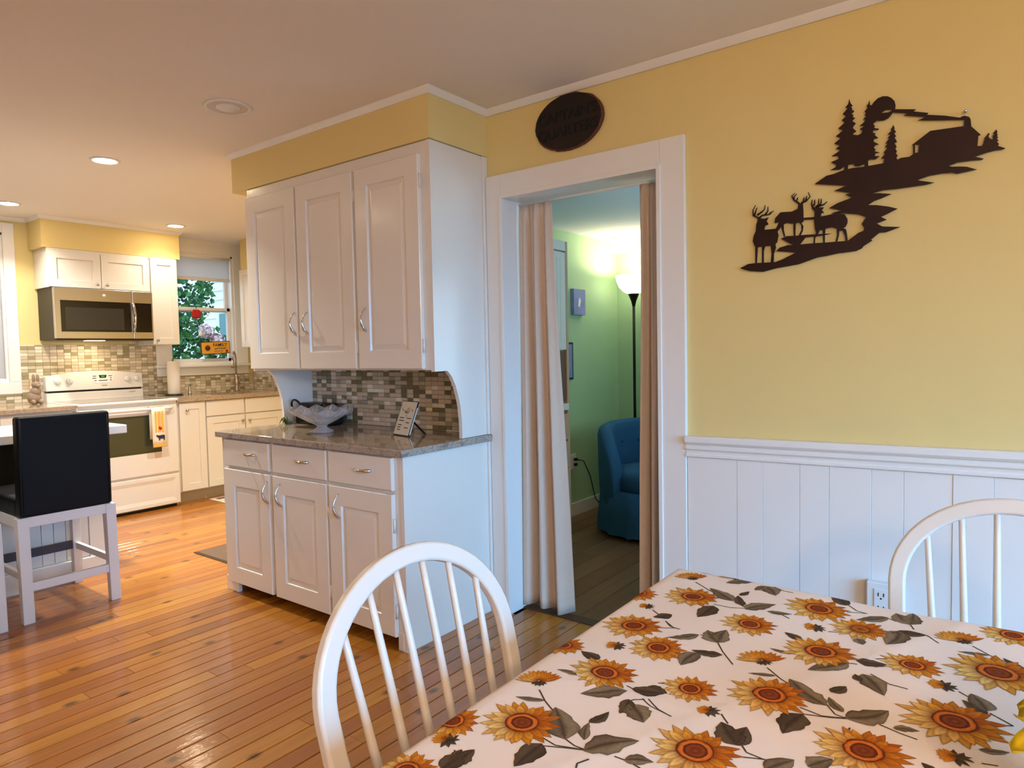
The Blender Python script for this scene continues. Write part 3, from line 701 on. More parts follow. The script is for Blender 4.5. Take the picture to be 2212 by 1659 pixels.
# microwave
MX=-4.034; z0,z1=1.432,1.845
mw=thing('microwave','stainless steel over-the-range microwave with a black window','microwave',(-4.2,-.07,z0))
sub(MB().box(KW+.004,MX-.03,SY0,SY1,z0,z1),'case',K['steel_dark'],mw)
sub(MB().box(MX-.03,MX,SY0,.135,z0+.006,z1),'door',K['steel'],mw,bevel=.004)
sub(MB().box(MX-.03,MX-.002,.138,SY1,z0+.006,z1),'panel',K['steel'],mw,bevel=.004)
wd=sub(MB().rings(mpx(MX),-.408,.122,1.494,1.745,[(0,-.004),(0,.001),(.003,.002)]),'window',K['blackglass'],mw)
sub(MB().rings(mpx(MX+.002),-.375,.065,1.512,1.690,[(0,-.001),(0,.0006)]),'screen',K['mwwin'],wd)
sub(MB().rings(mpx(MX),.157,.295,1.494,1.745,[(0,-.006),(0,.001),(.002,.0015)]),'keypad',K['blackglass'],mw)
sub(MB().tube([(MX,.135,1.50),(MX+.03,.137,1.53),(MX+.042,.138,1.62),(MX+.03,.137,1.71),(MX,.135,1.742)],.012,10),'handle',K['chrome'],mw)
sub(MB().lathe([(.012,0),(.012,.0015)],(MX,-.083,1.795),20,axis='x'),'badge',K['plastic'],mw)
sub(MB().box(MX-.30,MX-.002,SY0+.005,SY1-.005,z0-.006,z0+.006),'underside',K['black'],mw)
sub(MB().box(MX-.14,MX-.08,-.20,-.06,z0-.010,z0-.006),'lamp_lens',K['hoodlamp'],mw)
hl=area_light('hood_lamp_light',(MX-.11,-.13,z0-.016),(0,0,0),.06,.14,2.2,(1,.78,.5)); hl.parent=mw; hl.location=(MX-.11+4.2,-.13+.07,-.016)
# wall cupboards
uc=thing('wall_cupboard','white two-door cupboard over the microwave','cabinet',(-4.2,-.08,1.85))
sub(MB().box(KW+.004,-4.08,-.468,.307,1.848,2.158),'body',K['kcab'],uc)
for a,b,ky in ((-.465,-.089,-.125),(-.084,.304,-.050)):
    d=sub(MB().rings(mpx(-4.08),a,b,1.852,2.135,SHAKER(.055)),'door',K['kcab'],uc)
    sub(knob(MB(),-4.06,ky,1.885),'knob',K['nickel'],d)
nc=thing('wall_cupboard','tall narrow white cupboard between the microwave and window','cabinet',(-4.2,.43,1.39))
sub(MB().box(KW+.004,-4.08,.312,.548,1.388,2.158),'body',K['kcab'],nc)
d=sub(MB().rings(mpx(-4.08),.314,.546,1.390,2.150,SHAKER(.055)),'door',K['kcab'],nc)
sub(knob(MB(),-4.06,.345,1.425),'knob',K['nickel'],d)
rc=thing('wall_cupboard','white cupboard on the side wall right of the kitchen window','cabinet',(-3.6,1.3,1.36))
sub(MB().box(-4.05,-2.9,1.17,1.465,1.355,2.11),'body',K['kcab'],rc)
for a,b in ((-4.048,-3.48),(-3.475,-2.902)):
    sub(MB().rings(lambda u,v,dd:(u,1.17-dd,v),a,b,1.358,2.107,SHAKER(.055)),'door',K['kcab'],rc)
struct(MB().box(-4.05,-2.9,1.17,1.47,2.11,CZ),'wall_soffit_side',K['yellow'])
ART={'trees':[(15800,20890),(15830,20760),(15900,20650),(15850,20620),(15890,20560),(15870,20510),(15950,20470),(15930,20430),(15860,20400),(15930,20320),(15900,20280),(15980,20220),(15910,20180),(15900,20130),(16000,20050),(15930,19970),(15910,19910),(16020,19780),(15930,19740),(15910,19690),(16070,19640),(16180,19680),(16200,19770),(16120,19830),(16260,19900),(16120,19940),(16260,20030),(16280,20120),(16220,20130),(16310,20210),(16260,20270),(16310,20300),(16260,20370),(16350,20470),(16320,20550),(16370,20580),(16410,20710),(16420,20540),(16550,20500),(16610,19990),(16520,19920),(16570,19830),(16540,19780),(16610,19750),(16690,19720),(16660,19690),(16520,19710),(16510,19630),(16590,19590),(16560,19550),(16670,19430),(16540,19420),(16530,19340),(16690,19220),(16580,19210),(16540,19130),(16600,19070),(16560,19020),(16710,18950),(16580,18940),(16570,18860),(16710,18830),(16580,18750),(16430,18780),(16370,18750),(16380,18550),(16270,18550),(16270,18670),(16110,18620),(15990,18640),(15930,18730),(15770,18720),(15760,18510),(15660,18530),(15650,18700),(15520,18610),(15220,18640),(15390,18710),(15410,18780),(15240,18900),(15480,18970),(15460,19070),(15260,19100),(15540,19250),(15390,19330),(15520,19410),(15340,19510),(15550,19660),(15390,19740),(15610,19900),(15460,19990),(15660,20140),(15570,20240),(15700,20340),(15600,20440),(15750,20590),(15680,20640),(15770,20730)],'moon':[(16470,20520),(16540,20620),(16650,20710),(16790,20740),(16930,20710),(17040,20630),(17130,20510),(17160,20370),(17150,20250),(17100,20250),(16880,20290),(16730,20220),(16930,20190),(17100,20210),(17060,20120),(16960,20010),(16830,19960),(16690,19980),(16590,20010),(16540,20120),(16450,20230)],'smoke':[(17040,20270),(17730,20110),(17660,20060),(18070,19920),(18030,19870),(18500,19740),(18900,19590),(19070,19600),(19040,19490),(18400,19620),(17790,19750),(17990,19810),(17390,19990),(17510,20030),(17040,20170)],'pine':[(17100,19760),(17140,19650),(17120,19620),(17180,19520),(17130,19490),(17180,19380),(17140,19350),(17210,19200),(17140,19170),(17200,19040),(17160,18990),(17210,18900),(17180,18840),(17240,18740),(17200,18720),(17220,18570),(16820,18570),(16850,18710),(16760,18760),(16870,18860),(16830,18930),(16940,19050),(16870,19090),(16950,19200),(16880,19210),(16990,19350),(16940,19370),(17030,19470),(16940,19480),(17060,19590),(17020,19620),(17070,19680)],'main':[(17630,19010),(18130,19350),(19010,19310),(19020,19480),(18940,19520),(18920,19600),(19020,19620),(19140,19560),(19180,19480),(19200,19260),(19440,18960),(19380,18940),(19360,18640),(19470,18620),(19510,18690),(19520,18770),(19560,18810),(19520,18820),(19590,18910),(19630,18980),(19660,18930),(19630,18880),(19660,18810),(19730,18750),(19740,18810),(19730,18860),(19780,18920),(19740,18930),(19820,19040),(19850,18970),(19840,18920),(19860,18870),(19840,18840),(19870,18790),(19840,18760),(19880,18700),(19840,18680),(19890,18600),(19870,18540),(20050,18440),(19970,18410),(19800,18420),(19610,18400),(19290,18330),(19520,18230),(19470,18200),(19190,18230),(18850,18240),(18760,18210),(18620,18180),(18710,18130),(18920,18100),(19100,18060),(19360,17930),(19200,17920),(18850,17890),(18710,17950),(18470,17970),(18120,17960),(17780,17880),(17870,17840),(18250,17720),(18030,17690),(17640,17690),(17250,17690),(16830,17710),(16460,17660),(16710,17630),(17060,17550),(16760,17450),(16560,17400),(16370,17290),(16640,17250),(16960,17160),(17240,17050),(16960,16930),(16760,16850),(16930,16740),(16640,16650),(16810,16530),(17320,16450),(16910,16330),(16720,16340),(16470,16140),(16520,16110),(16250,15950),(16200,15880),(16020,15810),(15450,15790),(15110,15740),(14830,15720),(14200,15540),(13450,15470),(12970,15380),(12480,15450),(12130,15580),(12430,15710),(12680,15720),(13400,15690),(13640,15760),(14010,15920),(14100,15960),(13430,16080),(13550,16190),(13830,16250),(14010,16230),(13590,16500),(13780,16570),(14060,16550),(14470,16540),(15260,16490),(15000,16450),(14420,16450),(14240,16230),(14650,16220),(15130,16200),(15480,16190),(15770,16180),(16100,16410),(16250,16460),(16270,16550),(16190,16690),(16330,16900),(16100,17020),(15680,17120),(15240,17180),(15580,17230),(15180,17360),(15450,17490),(15900,17610),(15680,17750),(15910,17760),(15340,17920),(15630,18010),(15780,18020),(14720,18250),(15100,18470),(15310,18490),(15650,18570),(15910,18590),(16260,18570),(16830,18580),(17140,18630),(17250,18630),(17330,18660),(17560,18650),(17710,18740),(17810,18740),(17830,18980),(17730,19000)],'post':[(17660,19010),(17710,19000),(17720,18700),(17670,18700)],'deer1':[(12780,17350),(13010,17290),(13160,17310),(13090,17200),(13160,17070),(13040,17030),(13010,16890),(13340,16880),(13440,16870),(13530,17010),(13610,16960),(13470,16770),(13510,16640),(13460,16400),(13400,16330),(13420,16200),(13350,16000),(13340,15700),(13240,15690),(13270,16010),(13240,16290),(13040,16300),(12990,16120),(12990,15670),(12930,15670),(12930,16150),(12930,16300),(12780,16290),(12740,15690),(12690,15690),(12690,16300),(12600,16520),(12630,16700),(12710,16870),(12730,17120),(12770,17220)],'deer2':[(13370,17090),(13400,17260),(13580,17440),(13970,17410),(14160,17480),(14190,17650),(14330,17680),(14350,17360),(14350,17010),(14280,16970),(14350,16860),(14330,16690),(14250,16530),(14200,16550),(14290,16720),(14280,16900),(14190,17010),(14100,16980),(14090,16800),(14080,16540),(14030,16540),(14020,16810),(14020,16980),(13780,17040),(13690,17000),(13690,16800),(13740,16570),(13690,16570),(13600,16910),(13530,16990),(13460,16830),(13420,16880),(13530,17090)],'bar':[(14330,17140),(14720,17120),(14730,17040),(14330,17070)],'deer3':[(14630,17470),(14950,17420),(15020,17410),(14950,17320),(15030,17230),(14930,17220),(14920,17110),(15180,17130),(15410,17160),(15670,17080),(15760,16920),(15760,16780),(15700,16660),(15630,16630),(15720,16570),(15750,16380),(15770,16150),(15720,16150),(15670,16390),(15610,16540),(15500,16550),(15500,16410),(15430,16140),(15380,16140),(15440,16410),(15430,16630),(15270,16700),(15070,16680),(15050,16410),(15050,16160),(15000,16160),(14990,16420),(14980,16640),(14890,16650),(14800,16470),(14740,16400),(14730,16180),(14680,16180),(14700,16430),(14770,16570),(14730,16720),(14700,17070),(14720,17210),(14720,17310),(14630,17420)]}
ANT=[[(12810,17340),(12620,17460),(12610,17650),(12700,17820)],[(12660,17450),(12710,17610),(12760,17730)],[(12830,17340),(12940,17420),(13190,17420),(13340,17530)],[(12760,17450),(12940,17560),(13020,17620),(13040,17770)],[(13040,17430),(13140,17550),(13140,17710)],[(13190,17420),(13250,17510)],[(14210,17660),(14040,17800),(13960,17960),(14070,18040)],[(14030,17810),(14040,17920),(14130,18010)],[(14110,17740),(14170,17880)],[(14280,17670),(14440,17710),(14570,17840),(14510,18000)],[(14350,17690),(14370,17850)],[(14430,17730),(14460,17890)],[(14670,17440),(14620,17590),(14640,17730)],[(14690,17510),(14720,17600),(14720,17720)],[(14750,17450),(14840,17530),(14860,17730)],[(14840,17490),(14930,17570),(14930,17720)],[(14790,17470),(15020,17510),(15120,17590)]]
FLW=[('f',1523,-1247,49),('f',1745,-1173,53),('f',1661,-1322,44),('f',1790,-1364,53),('f',1565,-1503,43),('f',1660,-1598,35),('f',1762,-1554,51),('f',1918,-1335,39),('f',1983,-1488,58),('f',1727,-1747,51),('f',1897,-1627,51),('f',2026,-1290,61),('f',2044,-1114,42),('f',1511,-1820,50),('f',1534,-1631,47),('f',1489,-1443,49),('f',1422,-1288,29),('f',1426,-1585,24),('h',1826,-1228,42),('f',1431,-1872,24),('f',1456,-1984,30),('s',1473,-1132,38),('s',1558,-1076,46),('s',1716,-1441,41),('s',1970,-1177,42),('s',1461,-1708,37),('b',1706,-1644,18),('b',1759,-1265,21),('b',1963,-1382,21),('b',1990,-1579,21),('b',1452,-1908,20),('b',1466,-1340,17),('b',1502,-1534,19)]
LVS=[(1597,-1225,1532,-1176,0.36,0),(1575,-1273,1570,-1342,0.45,1),(1631,-1256,1672,-1196,0.42,0),(1622,-1241,1595,-1188,0.3,1),(1598,-1186,1606,-1153,0.4,1),(1668,-1241,1710,-1227,0.35,0),(1624,-1103,1658,-1149,0.6,0),(1624,-1103,1614,-1140,0.5,0),(1784,-1121,1750,-1089,0.6,1),(1857,-1138,1812,-1187,0.35,0),(1895,-1154,1866,-1106,0.6,0),(1895,-1154,1892,-1089,0.45,0),(1924,-1196,1870,-1216,0.45,1),(1881,-1200,1873,-1272,0.5,0),(1827,-1271,1841,-1294,0.7,0),(1754,-1337,1721,-1318,0.45,1),(1601,-1413,1559,-1458,0.3,0),(1639,-1425,1606,-1387,0.6,0),(1639,-1425,1634,-1368,0.5,0),(1661,-1464,1613,-1478,0.4,1),(1625,-1481,1619,-1537,0.5,0),(1524,-1354,1500,-1385,0.6,1),(1836,-1387,1788,-1441,0.4,0),(1844,-1371,1890,-1357,0.5,1),(1860,-1412,1897,-1464,0.5,0),(1862,-1439,1851,-1418,0.5,1),(1835,-1538,1772,-1486,0.4,0),(1858,-1543,1833,-1511,0.35,0),(1832,-1494,1847,-1465,0.55,1),(1863,-1558,1908,-1504,0.5,0),(1919,-1547,1948,-1537,0.45,0),(1814,-1580,1804,-1642,0.55,1),(1766,-1702,1729,-1660,0.6,1),(1766,-1702,1761,-1653,0.5,1),(1808,-1732,1831,-1691,0.6,0),(1848,-1696,1869,-1664,0.7,0),(2018,-1442,1988,-1415,0.4,1),(2018,-1432,1997,-1386,0.6,0),(1754,-1397,1717,-1395,0.25,0),(1605,-1627,1637,-1630,0.6,1),(1752,-1487,1715,-1502,0.25,0),(2014,-1225,1972,-1239,0.25,0),(2066,-1269,2032,-1224,0.3,1),(2012,-1544,2043,-1531,0.35,0),(1975,-1633,1958,-1614,0.5,1),(1409,-1155,1403,-1199,0.4,0),(1477,-1088,1516,-1077,0.3,0),(1549,-1127,1600,-1081,0.35,0),(1600,-1081,1643,-1071,0.3,1),(1503,-1664,1467,-1666,0.3,0),(1588,-1661,1535,-1707,0.4,0),(1589,-1649,1636,-1627,0.5,1),(1607,-1693,1645,-1724,0.7,0),(1601,-1682,1607,-1721,0.5,1),(1503,-1753,1463,-1770,0.25,0),(1580,-1818,1525,-1759,0.5,0),(1560,-1844,1560,-1904,0.5,1),(1600,-1804,1584,-1765,0.3,0),(1584,-1765,1593,-1726,0.4,1),(1612,-1827,1660,-1768,0.5,0),(1662,-1814,1694,-1797,0.5,0),(1489,-1957,1483,-1913,0.6,1),(1492,-1945,1497,-1904,0.6,1),(1504,-1597,1463,-1586,0.5,1),(1299,-1657,1312,-1703,0.4,1)]
STM=[[(1572,-1264),(1604,-1264),(1629,-1252)],[(1596,-1221),(1614,-1236),(1629,-1247)],[(1670,-1239),(1692,-1239),(1711,-1251)],[(1493,-1158),(1520,-1178),(1541,-1195)],[(1640,-1098),(1664,-1112),(1683,-1113)],[(1791,-1157),(1807,-1147),(1823,-1141)],[(1785,-1115),(1805,-1138),(1823,-1141)],[(1854,-1139),(1872,-1151)],[(1895,-1154),(1903,-1176)],[(1924,-1196),(1944,-1220)],[(1781,-1268),(1799,-1260)],[(1733,-1466),(1761,-1493),(1777,-1505)],[(1831,-1529),(1850,-1555),(1865,-1557)],[(1806,-1564),(1836,-1570),(1865,-1557)],[(1814,-1580),(1844,-1569),(1865,-1558)],[(1903,-1548),(1928,-1556),(1948,-1560)],[(1873,-1579),(1872,-1594),(1877,-1603)],[(1838,-1386),(1848,-1383)],[(1890,-1361),(1902,-1313)],[(1870,-1405),(1898,-1424),(1922,-1425)],[(1868,-1344),(1887,-1327)],[(1765,-1693),(1779,-1710),(1801,-1712)],[(1772,-1726),(1802,-1711)],[(1723,-1643),(1738,-1659)],[(1639,-1425),(1657,-1452),(1686,-1487)],[(1603,-1411),(1624,-1418)],[(1531,-1393),(1552,-1411),(1565,-1411)],[(1623,-1663),(1646,-1680),(1667,-1687)],[(1990,-1200),(2014,-1225),(2034,-1237)],[(1982,-1389),(1997,-1402)],[(2020,-1436),(2033,-1447),(2046,-1458)],[(2028,-1468),(2046,-1458)],[(2016,-1577),(2032,-1572)],[(1479,-1733),(1504,-1754),(1530,-1770)],[(1547,-1831),(1576,-1837),(1612,-1823)],[(1579,-1817),(1596,-1823),(1612,-1823)],[(1563,-1848),(1592,-1833),(1612,-1824)],[(1582,-1792),(1600,-1804)],[(1649,-1814),(1668,-1813),(1686,-1817)],[(1627,-1839),(1620,-1855),(1623,-1863)],[(1579,-1645),(1591,-1648)],[(1615,-1667),(1634,-1679),(1669,-1687)],[(1476,-1919),(1488,-1929)],[(1603,-1690),(1608,-1677),(1619,-1667)],[(1613,-1608),(1631,-1601)],[(1483,-1351),(1507,-1370)],[(1527,-1389),(1545,-1409),(1565,-1411)],[(1534,-1424),(1554,-1412)]]

# ================================================================== CEILING LIGHTS
def recessed(x,y,on,label):
    t=thing('recessed_light',label,'ceiling light',(x,y,CZ),'recessed ceiling lights')
    r=.078 if on else .105
    sub(MB().lathe([(r-.020,CZ-.001),(r-.018,CZ-.006),(r-.004,CZ-.007),(r,CZ-.001)],(x,y,0),32),'trim_ring',K['plastic'],t)
    sub(MB().lathe([(r-.0195,CZ-.0005),(r-.0195,CZ-.003)],(x,y,0),32,smooth=False),'lens',K['lamp_on'] if on else K['lamp_off'],t)
    if not on: sub(MB().lathe([(.055,CZ-.0031),(.05,CZ-.008),(.001,CZ-.010)],(x,y,0),24),'baffle',K['plastic'],t)
    if on:
        d=bpy.data.lights.new('recessed_bulb','AREA'); d.shape='DISK'; d.size=.10; d.energy=on; d.color=(1,.98,.88); d.spread=math.radians(125)
        o=bpy.data.objects.new('recessed_bulb',d); COL.objects.link(o); o.parent=t; o.location=(0,0,-.012)
    return t
recessed(-2.149,-.804,27,'lit recessed light over the dark stool, largest of the lit ones')
recessed(-3.79,-.79,14,'lit recessed light cut by the left edge of the picture')
recessed(-3.775,.41,4,'lit recessed light in front of the kitchen window')
recessed(-2.149,.41,22,'lit recessed light of the kitchen hidden behind the hutch soffit')
recessed(-2.149,-2.02,6,'lit recessed light left of the picture, level with the stools')
recessed(-.851,-.806,0,'unlit round ceiling fixture near the white hutch')

gl=thing('globe_floor_lamp','globe floor lamp lighting the dining room from behind the picture','floor lamp',(3.2,-3.3,0))
sub(MB().lathe([(.15,0),(.15,.015),(.02,.03),(.001,.03)],(3.2,-3.3,0),24),'base',K['lampmetal'],gl)
sub(MB().tube([(3.2,-3.3,.03),(3.2,-3.3,1.76)],.012,10),'pole',K['lampmetal'],gl)
vs=[];fs=[]
for i in range(13):
    for j in range(24): vs.append((3.2+.16*math.sin(math.pi*i/12)*math.cos(2*math.pi*j/24),-3.3+.16*math.sin(math.pi*i/12)*math.sin(2*math.pi*j/24),1.92+.16*math.cos(math.pi*i/12)))
for i in range(12):
    for j in range(24): fs.append((i*24+j,(i+1)*24+j,(i+1)*24+(j+1)%24,i*24+(j+1)%24))
_g=MB(); _g.add(vs,fs,0,True); sub(_g,'globe',mat('lit_globe',S(255,240,220),.5,emit=92,ecol=(1,.72,.50,1)),gl)
# ================================================================== ISLAND AND STOOLS
il=thing('kitchen_island','white beadboard kitchen island with an open recess behind the stools','kitchen island',(-2.6,-1.6,0))
sub(MB().box(-2.92,-2.24,-2.9,-.715,.822,.872),'top',K['islandtop'],il,bevel=.005)
sub(MB().box(-2.86,-2.30,-2.85,-.80,.10,.53).box(-2.86,-2.75,-2.85,-.80,.53,.822).box(-2.75,-2.30,-.90,-.80,.53,.822),'carcase',K['bead'],il)
sub(MB().box(-2.748,-2.744,-2.85,-.902,.532,.82),'recess_back',mat('recess_shade_olive',S(58,54,40),.8),il)  # shade of the recess put into this sheet's dark olive colour
y=-2.85
bdm=None
while y<-.93:
    sub(MB().box(-2.300,-2.291,y+.001,y+.058,.12,.53),'bead_board',K['bead'],il,bevel=.002); y+=.06
sub(MB().box(-2.305,-2.284,-.93,-.80,.0,.822),'corner_post',K['bead'],il,bevel=.003)
sub(MB().box(-2.31,-2.272,-2.85,-.795,0,.115),'plinth',K['bead'],il,bevel=.004)
def make_stool():
    t=thing('bar_stool','stool','bar stool',(0,0,0),'counter stools at the island',world=False)
    w=.197
    for s in (-1,1):
        sub(MB().prism([(-.025,.51),(.03,.51),(.045,0),(.005,0)],lambda x,z,s=s:(x+.0,s*(w-.002)-.024,z),lambda x,z,s=s:(x,s*(w-.002)+.024,z)),'leg',K['stoolpaint'],t,bevel=.003)
        sub(MB().box(-.468,-.425,s*(w-.004)-.022,s*(w-.004)+.022,0,.51),'leg',K['stoolpaint'],t,bevel=.003)
        sub(MB().box(-.43,0,s*(w-.004)-.010,s*(w-.004)+.010,.20,.235),'side_stretcher',K['stoolpaint'],t,bevel=.002)
        sub(MB().box(-.43,0,s*(w-.004)-.012,s*(w-.004)+.012,.455,.51),'side_apron',K['stoolpaint'],t,bevel=.002)
    sub(MB().box(.0,.024,-w,w,.462,.512),'rear_apron',K['stoolpaint'],t,bevel=.002)
    sub(MB().box(.006,.028,-w,w,.15,.192),'rear_stretcher',K['stoolpaint'],t,bevel=.002)
    sub(MB().box(-.458,-.435,-w,w,.20,.245),'foot_rail',K['stooldark'],t,bevel=.002)
    sub(MB().box(-.458,-.435,-w,w,.455,.51),'front_apron',K['stoolpaint'],t,bevel=.002)
    sub(MB().box(-.475,-.03,-w-.008,w+.008,.511,.60),'seat',K['leather'],t,bevel=.018,seg=3)
    sub(MB().prism([(-.045,.512),(.028,.512),(.042,1.0),(-.022,1.0)],lambda x,z:(x,-w-.008,z),lambda x,z:(x,w+.008,z)),'backrest',K['leather'],t,bevel=.014,seg=3)
    ps=MB()
    for s in (-1,1): ps.tube([(.030,s*(w-.006),.525),(.0405,s*(w-.006),.985)],.0022,6)
    ps.tube([(.0405,-w+.006,.985),(.0405,w-.006,.985)],.0022,6)
    sub(ps,'seam_piping',K['leather'],t)
    for o in t.children: o.location=(0,0,0)
    return t
s1=make_stool(); s1.location=(-1.782,-1.215,0); s1['label']='white stool with black leather back, right one at the island'
s2=copy_tree(s1); s2.location=(-1.765,-1.72,0); s2['label']='white stool cut off by the left picture edge, only a leg showing'

# ================================================================== TABLE, CLOTH
TX0,TX1,TY0,TY1,TZ=1.432,2.62,-2.42,-1.095,.7595
tb=thing('dining_table','dining table hidden beneath the sunflower tablecloth','table',(2.02,-1.75,0))
sub(MB().box(TX0+.006,TX1-.006,TY0+.006,TY1-.006,.725,.754),'tabletop',K['chairpaint'],tb,bevel=.004)
sub(MB().box(TX0+.09,TX1-.09,TY0+.09,TY1-.09,.64,.725),'apron',K['chairpaint'],tb)
for x in (TX0+.10,TX1-.10):
    for y in (TY0+.10,TY1-.10): sub(MB().lathe([(.022,0),(.028,.08),(.034,.35),(.038,.55),(.036,.64)],(x,y,0),16),'leg',K['chairpaint'],tb)
def wrinkle(x,y):
    a=.0016*math.sin(9*x+3.1*y+.6)*math.sin(7*y-4*x+1)+.0007*math.sin(23*x-11*y)+.0006*math.sin(31*y+13*x+2)
    a+=.0016*math.exp(-((x*.35+y*.94+1.02)/.012)**2)+.0013*math.exp(-((x*.9-y*.43-2.25)/.010)**2)+.0012*math.exp(-((x*.2-y*.98-1.95)/.010)**2)
    return a
def cloth_pos(s,t,off=0.0):
    cx=min(max(s,TX0),TX1); cy=min(max(t,TY0),TY1); ox,oy=s-cx,t-cy; d=math.hypot(ox,oy); r=.016
    if d<1e-6: return (s,t,TZ+wrinkle(s,t)+off)
    ux,uy=ox/d,oy/d; a=min(d/r,math.pi/2); h=r*math.sin(a); dz=r*(1-math.cos(a)); ex=max(0,d-r*math.pi/2)
    al=math.atan2(uy,ux); fl=.10*ex+(.012*math.sin(14*(cx+cy)+3*al)*min(1,ex/.1))
    nx,nz=math.sin(a),math.cos(a)
    return (cx+ux*(h+fl+off*nx),cy+uy*(h+fl+off*nx),TZ+wrinkle(cx,cy)*(1-min(1,d/.02))-dz-ex+off*nz)
DROP=.24
def axis_samples(a,b):
    out=[a-DROP+i*.03 for i in range(7)]+[a-.03,a-.022,a-.016,a-.010,a-.005]
    n=int((b-a)/.0125); out+=[a+(b-a)*i/n for i in range(n+1)]
    out+=[b+.005,b+.010,b+.016,b+.022,b+.03]+[b+DROP-(6-i)*.03 for i in range(7)]
    return out
sx=axis_samples(TX0,TX1); sy=axis_samples(TY0,TY1)
mb=MB(); mb.add([cloth_pos(x,y) for y in sy for x in sx],[(j*len(sx)+i,j*len(sx)+i+1,(j+1)*len(sx)+i+1,(j+1)*len(sx)+i) for j in range(len(sy)-1) for i in range(len(sx)-1)],0,True)
tc=thing('tablecloth','white tablecloth printed with orange sunflowers and brown leaves','tablecloth',(2.02,-1.75,TZ))
sub(mb,'cloth',K['clothwhite'],tc)
rp=random.Random(21)
class PB(MB):
    def strip(s,fn,cols,off,ns,nc):
        """fn(i/ns,c in -1..1)->(s,t); cols(i/ns,c)->rgba"""
        n=len(s.v)
        for i in range(ns+1):
            for j in range(nc+1):
                u=i/ns; c=-1+2*j/nc; s.v.append(cloth_pos(*fn(u,c),off)); s.c.append(cols(u,c))
        for i in range(ns):
            for j in range(nc):
                a=n+i*(nc+1)+j; s.f.append([a,a+1,a+nc+2,a+nc+1]); s.m.append(0); s.sm.append(True)
def mixc(a,b,t): return tuple(a[i]+(b[i]-a[i])*t for i in range(3))+(1,)
UPA=math.atan2(.80,-.60)
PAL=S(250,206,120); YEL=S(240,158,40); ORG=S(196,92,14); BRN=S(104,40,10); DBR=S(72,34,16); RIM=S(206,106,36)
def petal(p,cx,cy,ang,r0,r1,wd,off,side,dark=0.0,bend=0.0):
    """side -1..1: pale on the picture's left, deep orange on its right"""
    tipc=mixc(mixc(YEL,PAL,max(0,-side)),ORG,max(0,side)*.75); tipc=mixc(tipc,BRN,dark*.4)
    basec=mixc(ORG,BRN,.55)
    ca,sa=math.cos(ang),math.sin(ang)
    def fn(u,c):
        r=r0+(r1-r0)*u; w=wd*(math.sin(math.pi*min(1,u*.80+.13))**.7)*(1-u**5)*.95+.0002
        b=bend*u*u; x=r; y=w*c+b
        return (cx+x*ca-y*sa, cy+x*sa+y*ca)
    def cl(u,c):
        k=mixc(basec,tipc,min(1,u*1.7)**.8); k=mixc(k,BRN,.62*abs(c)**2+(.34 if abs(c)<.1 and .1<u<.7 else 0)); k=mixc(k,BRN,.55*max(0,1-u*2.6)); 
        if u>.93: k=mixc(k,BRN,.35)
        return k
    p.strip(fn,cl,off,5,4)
def disc(p,cx,cy,R,off,sx_=1.0):
    cols=[(0,S(150,72,30)),(.12,S(120,52,20)),(.26,S(146,64,24)),(.33,S(96,40,14)),(.37,S(100,42,14)),(.40,S(216,116,40)),(.50,S(204,100,30)),(.53,S(110,46,14)),(.58,S(112,46,14))]
    n=len(p.v); m=24
    for r,c in cols:
        for j in range(m):
            q=2*math.pi*j/m; rr_=r*R*(1+(.05*rp.uniform(-1,1) if r>.35 else 0)); p.v.append(cloth_pos(cx+rr_*math.cos(q),cy+rr_*math.sin(q),off)); 
            p.c.append(mixc(c,DBR,.25*rp.random()) if r<.34 else c)
    for i in range(len(cols)-1):
        for j in range(m):
            p.f.append([n+i*m+j,n+i*m+(j+1)%m,n+(i+1)*m+(j+1)%m,n+(i+1)*m+j]); p.m.append(0); p.sm.append(True)
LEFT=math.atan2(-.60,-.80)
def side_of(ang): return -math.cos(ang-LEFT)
def leaf(p,bx,by,tx,ty,w,dark):
    L=math.hypot(tx-bx,ty-by); ux,uy=(tx-bx)/L,(ty-by)/L; sg=rp.choice((-1,1)); cv=rp.uniform(-.10,.10)*L
    A=S(106,88,66) if not dark else S(72,56,42); Bc=S(150,130,102) if not dark else S(104,84,62); V=S(58,42,30)
    wob=[rp.uniform(.82,1.12) for _ in range(12)]
    def fn(u,c):
        ww=w*L*.5*(math.sin(math.pi*u**.75)**.85)*(wob[int(u*10)]) if 0<u<1 else .0004
        x=L*u; y=ww*c+cv*math.sin(math.pi*u); return (bx+ux*x-uy*y,by+uy*x+ux*y)
    def cl(u,c):
        k=mixc(A,Bc,.5+.5*c*sg); 
        if abs(c)<.05: k=mixc(k,V,.8)
        if abs(c)>.95: k=mixc(k,V,.45)
        return mixc(k,V,.25*rp.random())
    p.strip(fn,cl,.0005,9,6)
for pts in STM:
    p=PB(); P=[(a/1000,b/1000) for a,b in pts]; k=len(P)-1
    def fn(u,c,P=P,k=k):
        f=u*k; i=min(int(f),k-1); t=f-i; a,b=P[i],P[i+1]; x,y=a[0]+(b[0]-a[0])*t,a[1]+(b[1]-a[1])*t
        d=math.hypot(b[0]-a[0],b[1]-a[1]) or 1; w=.0012
        return (x-(b[1]-a[1])/d*w*c, y+(b[0]-a[0])/d*w*c)
    p.strip(fn,lambda u,c:mixc(S(92,76,56),S(66,50,38),.5+.5*c),.0004,8*k,2)
    sub(p,'printed_stem',K['print'],tc)
for a,b,c,d,w,dk in LVS:
    p=PB(); leaf(p,a/1000,b/1000,c/1000,d/1000,w*1.15,dk); sub(p,'printed_leaf',K['print'],tc)
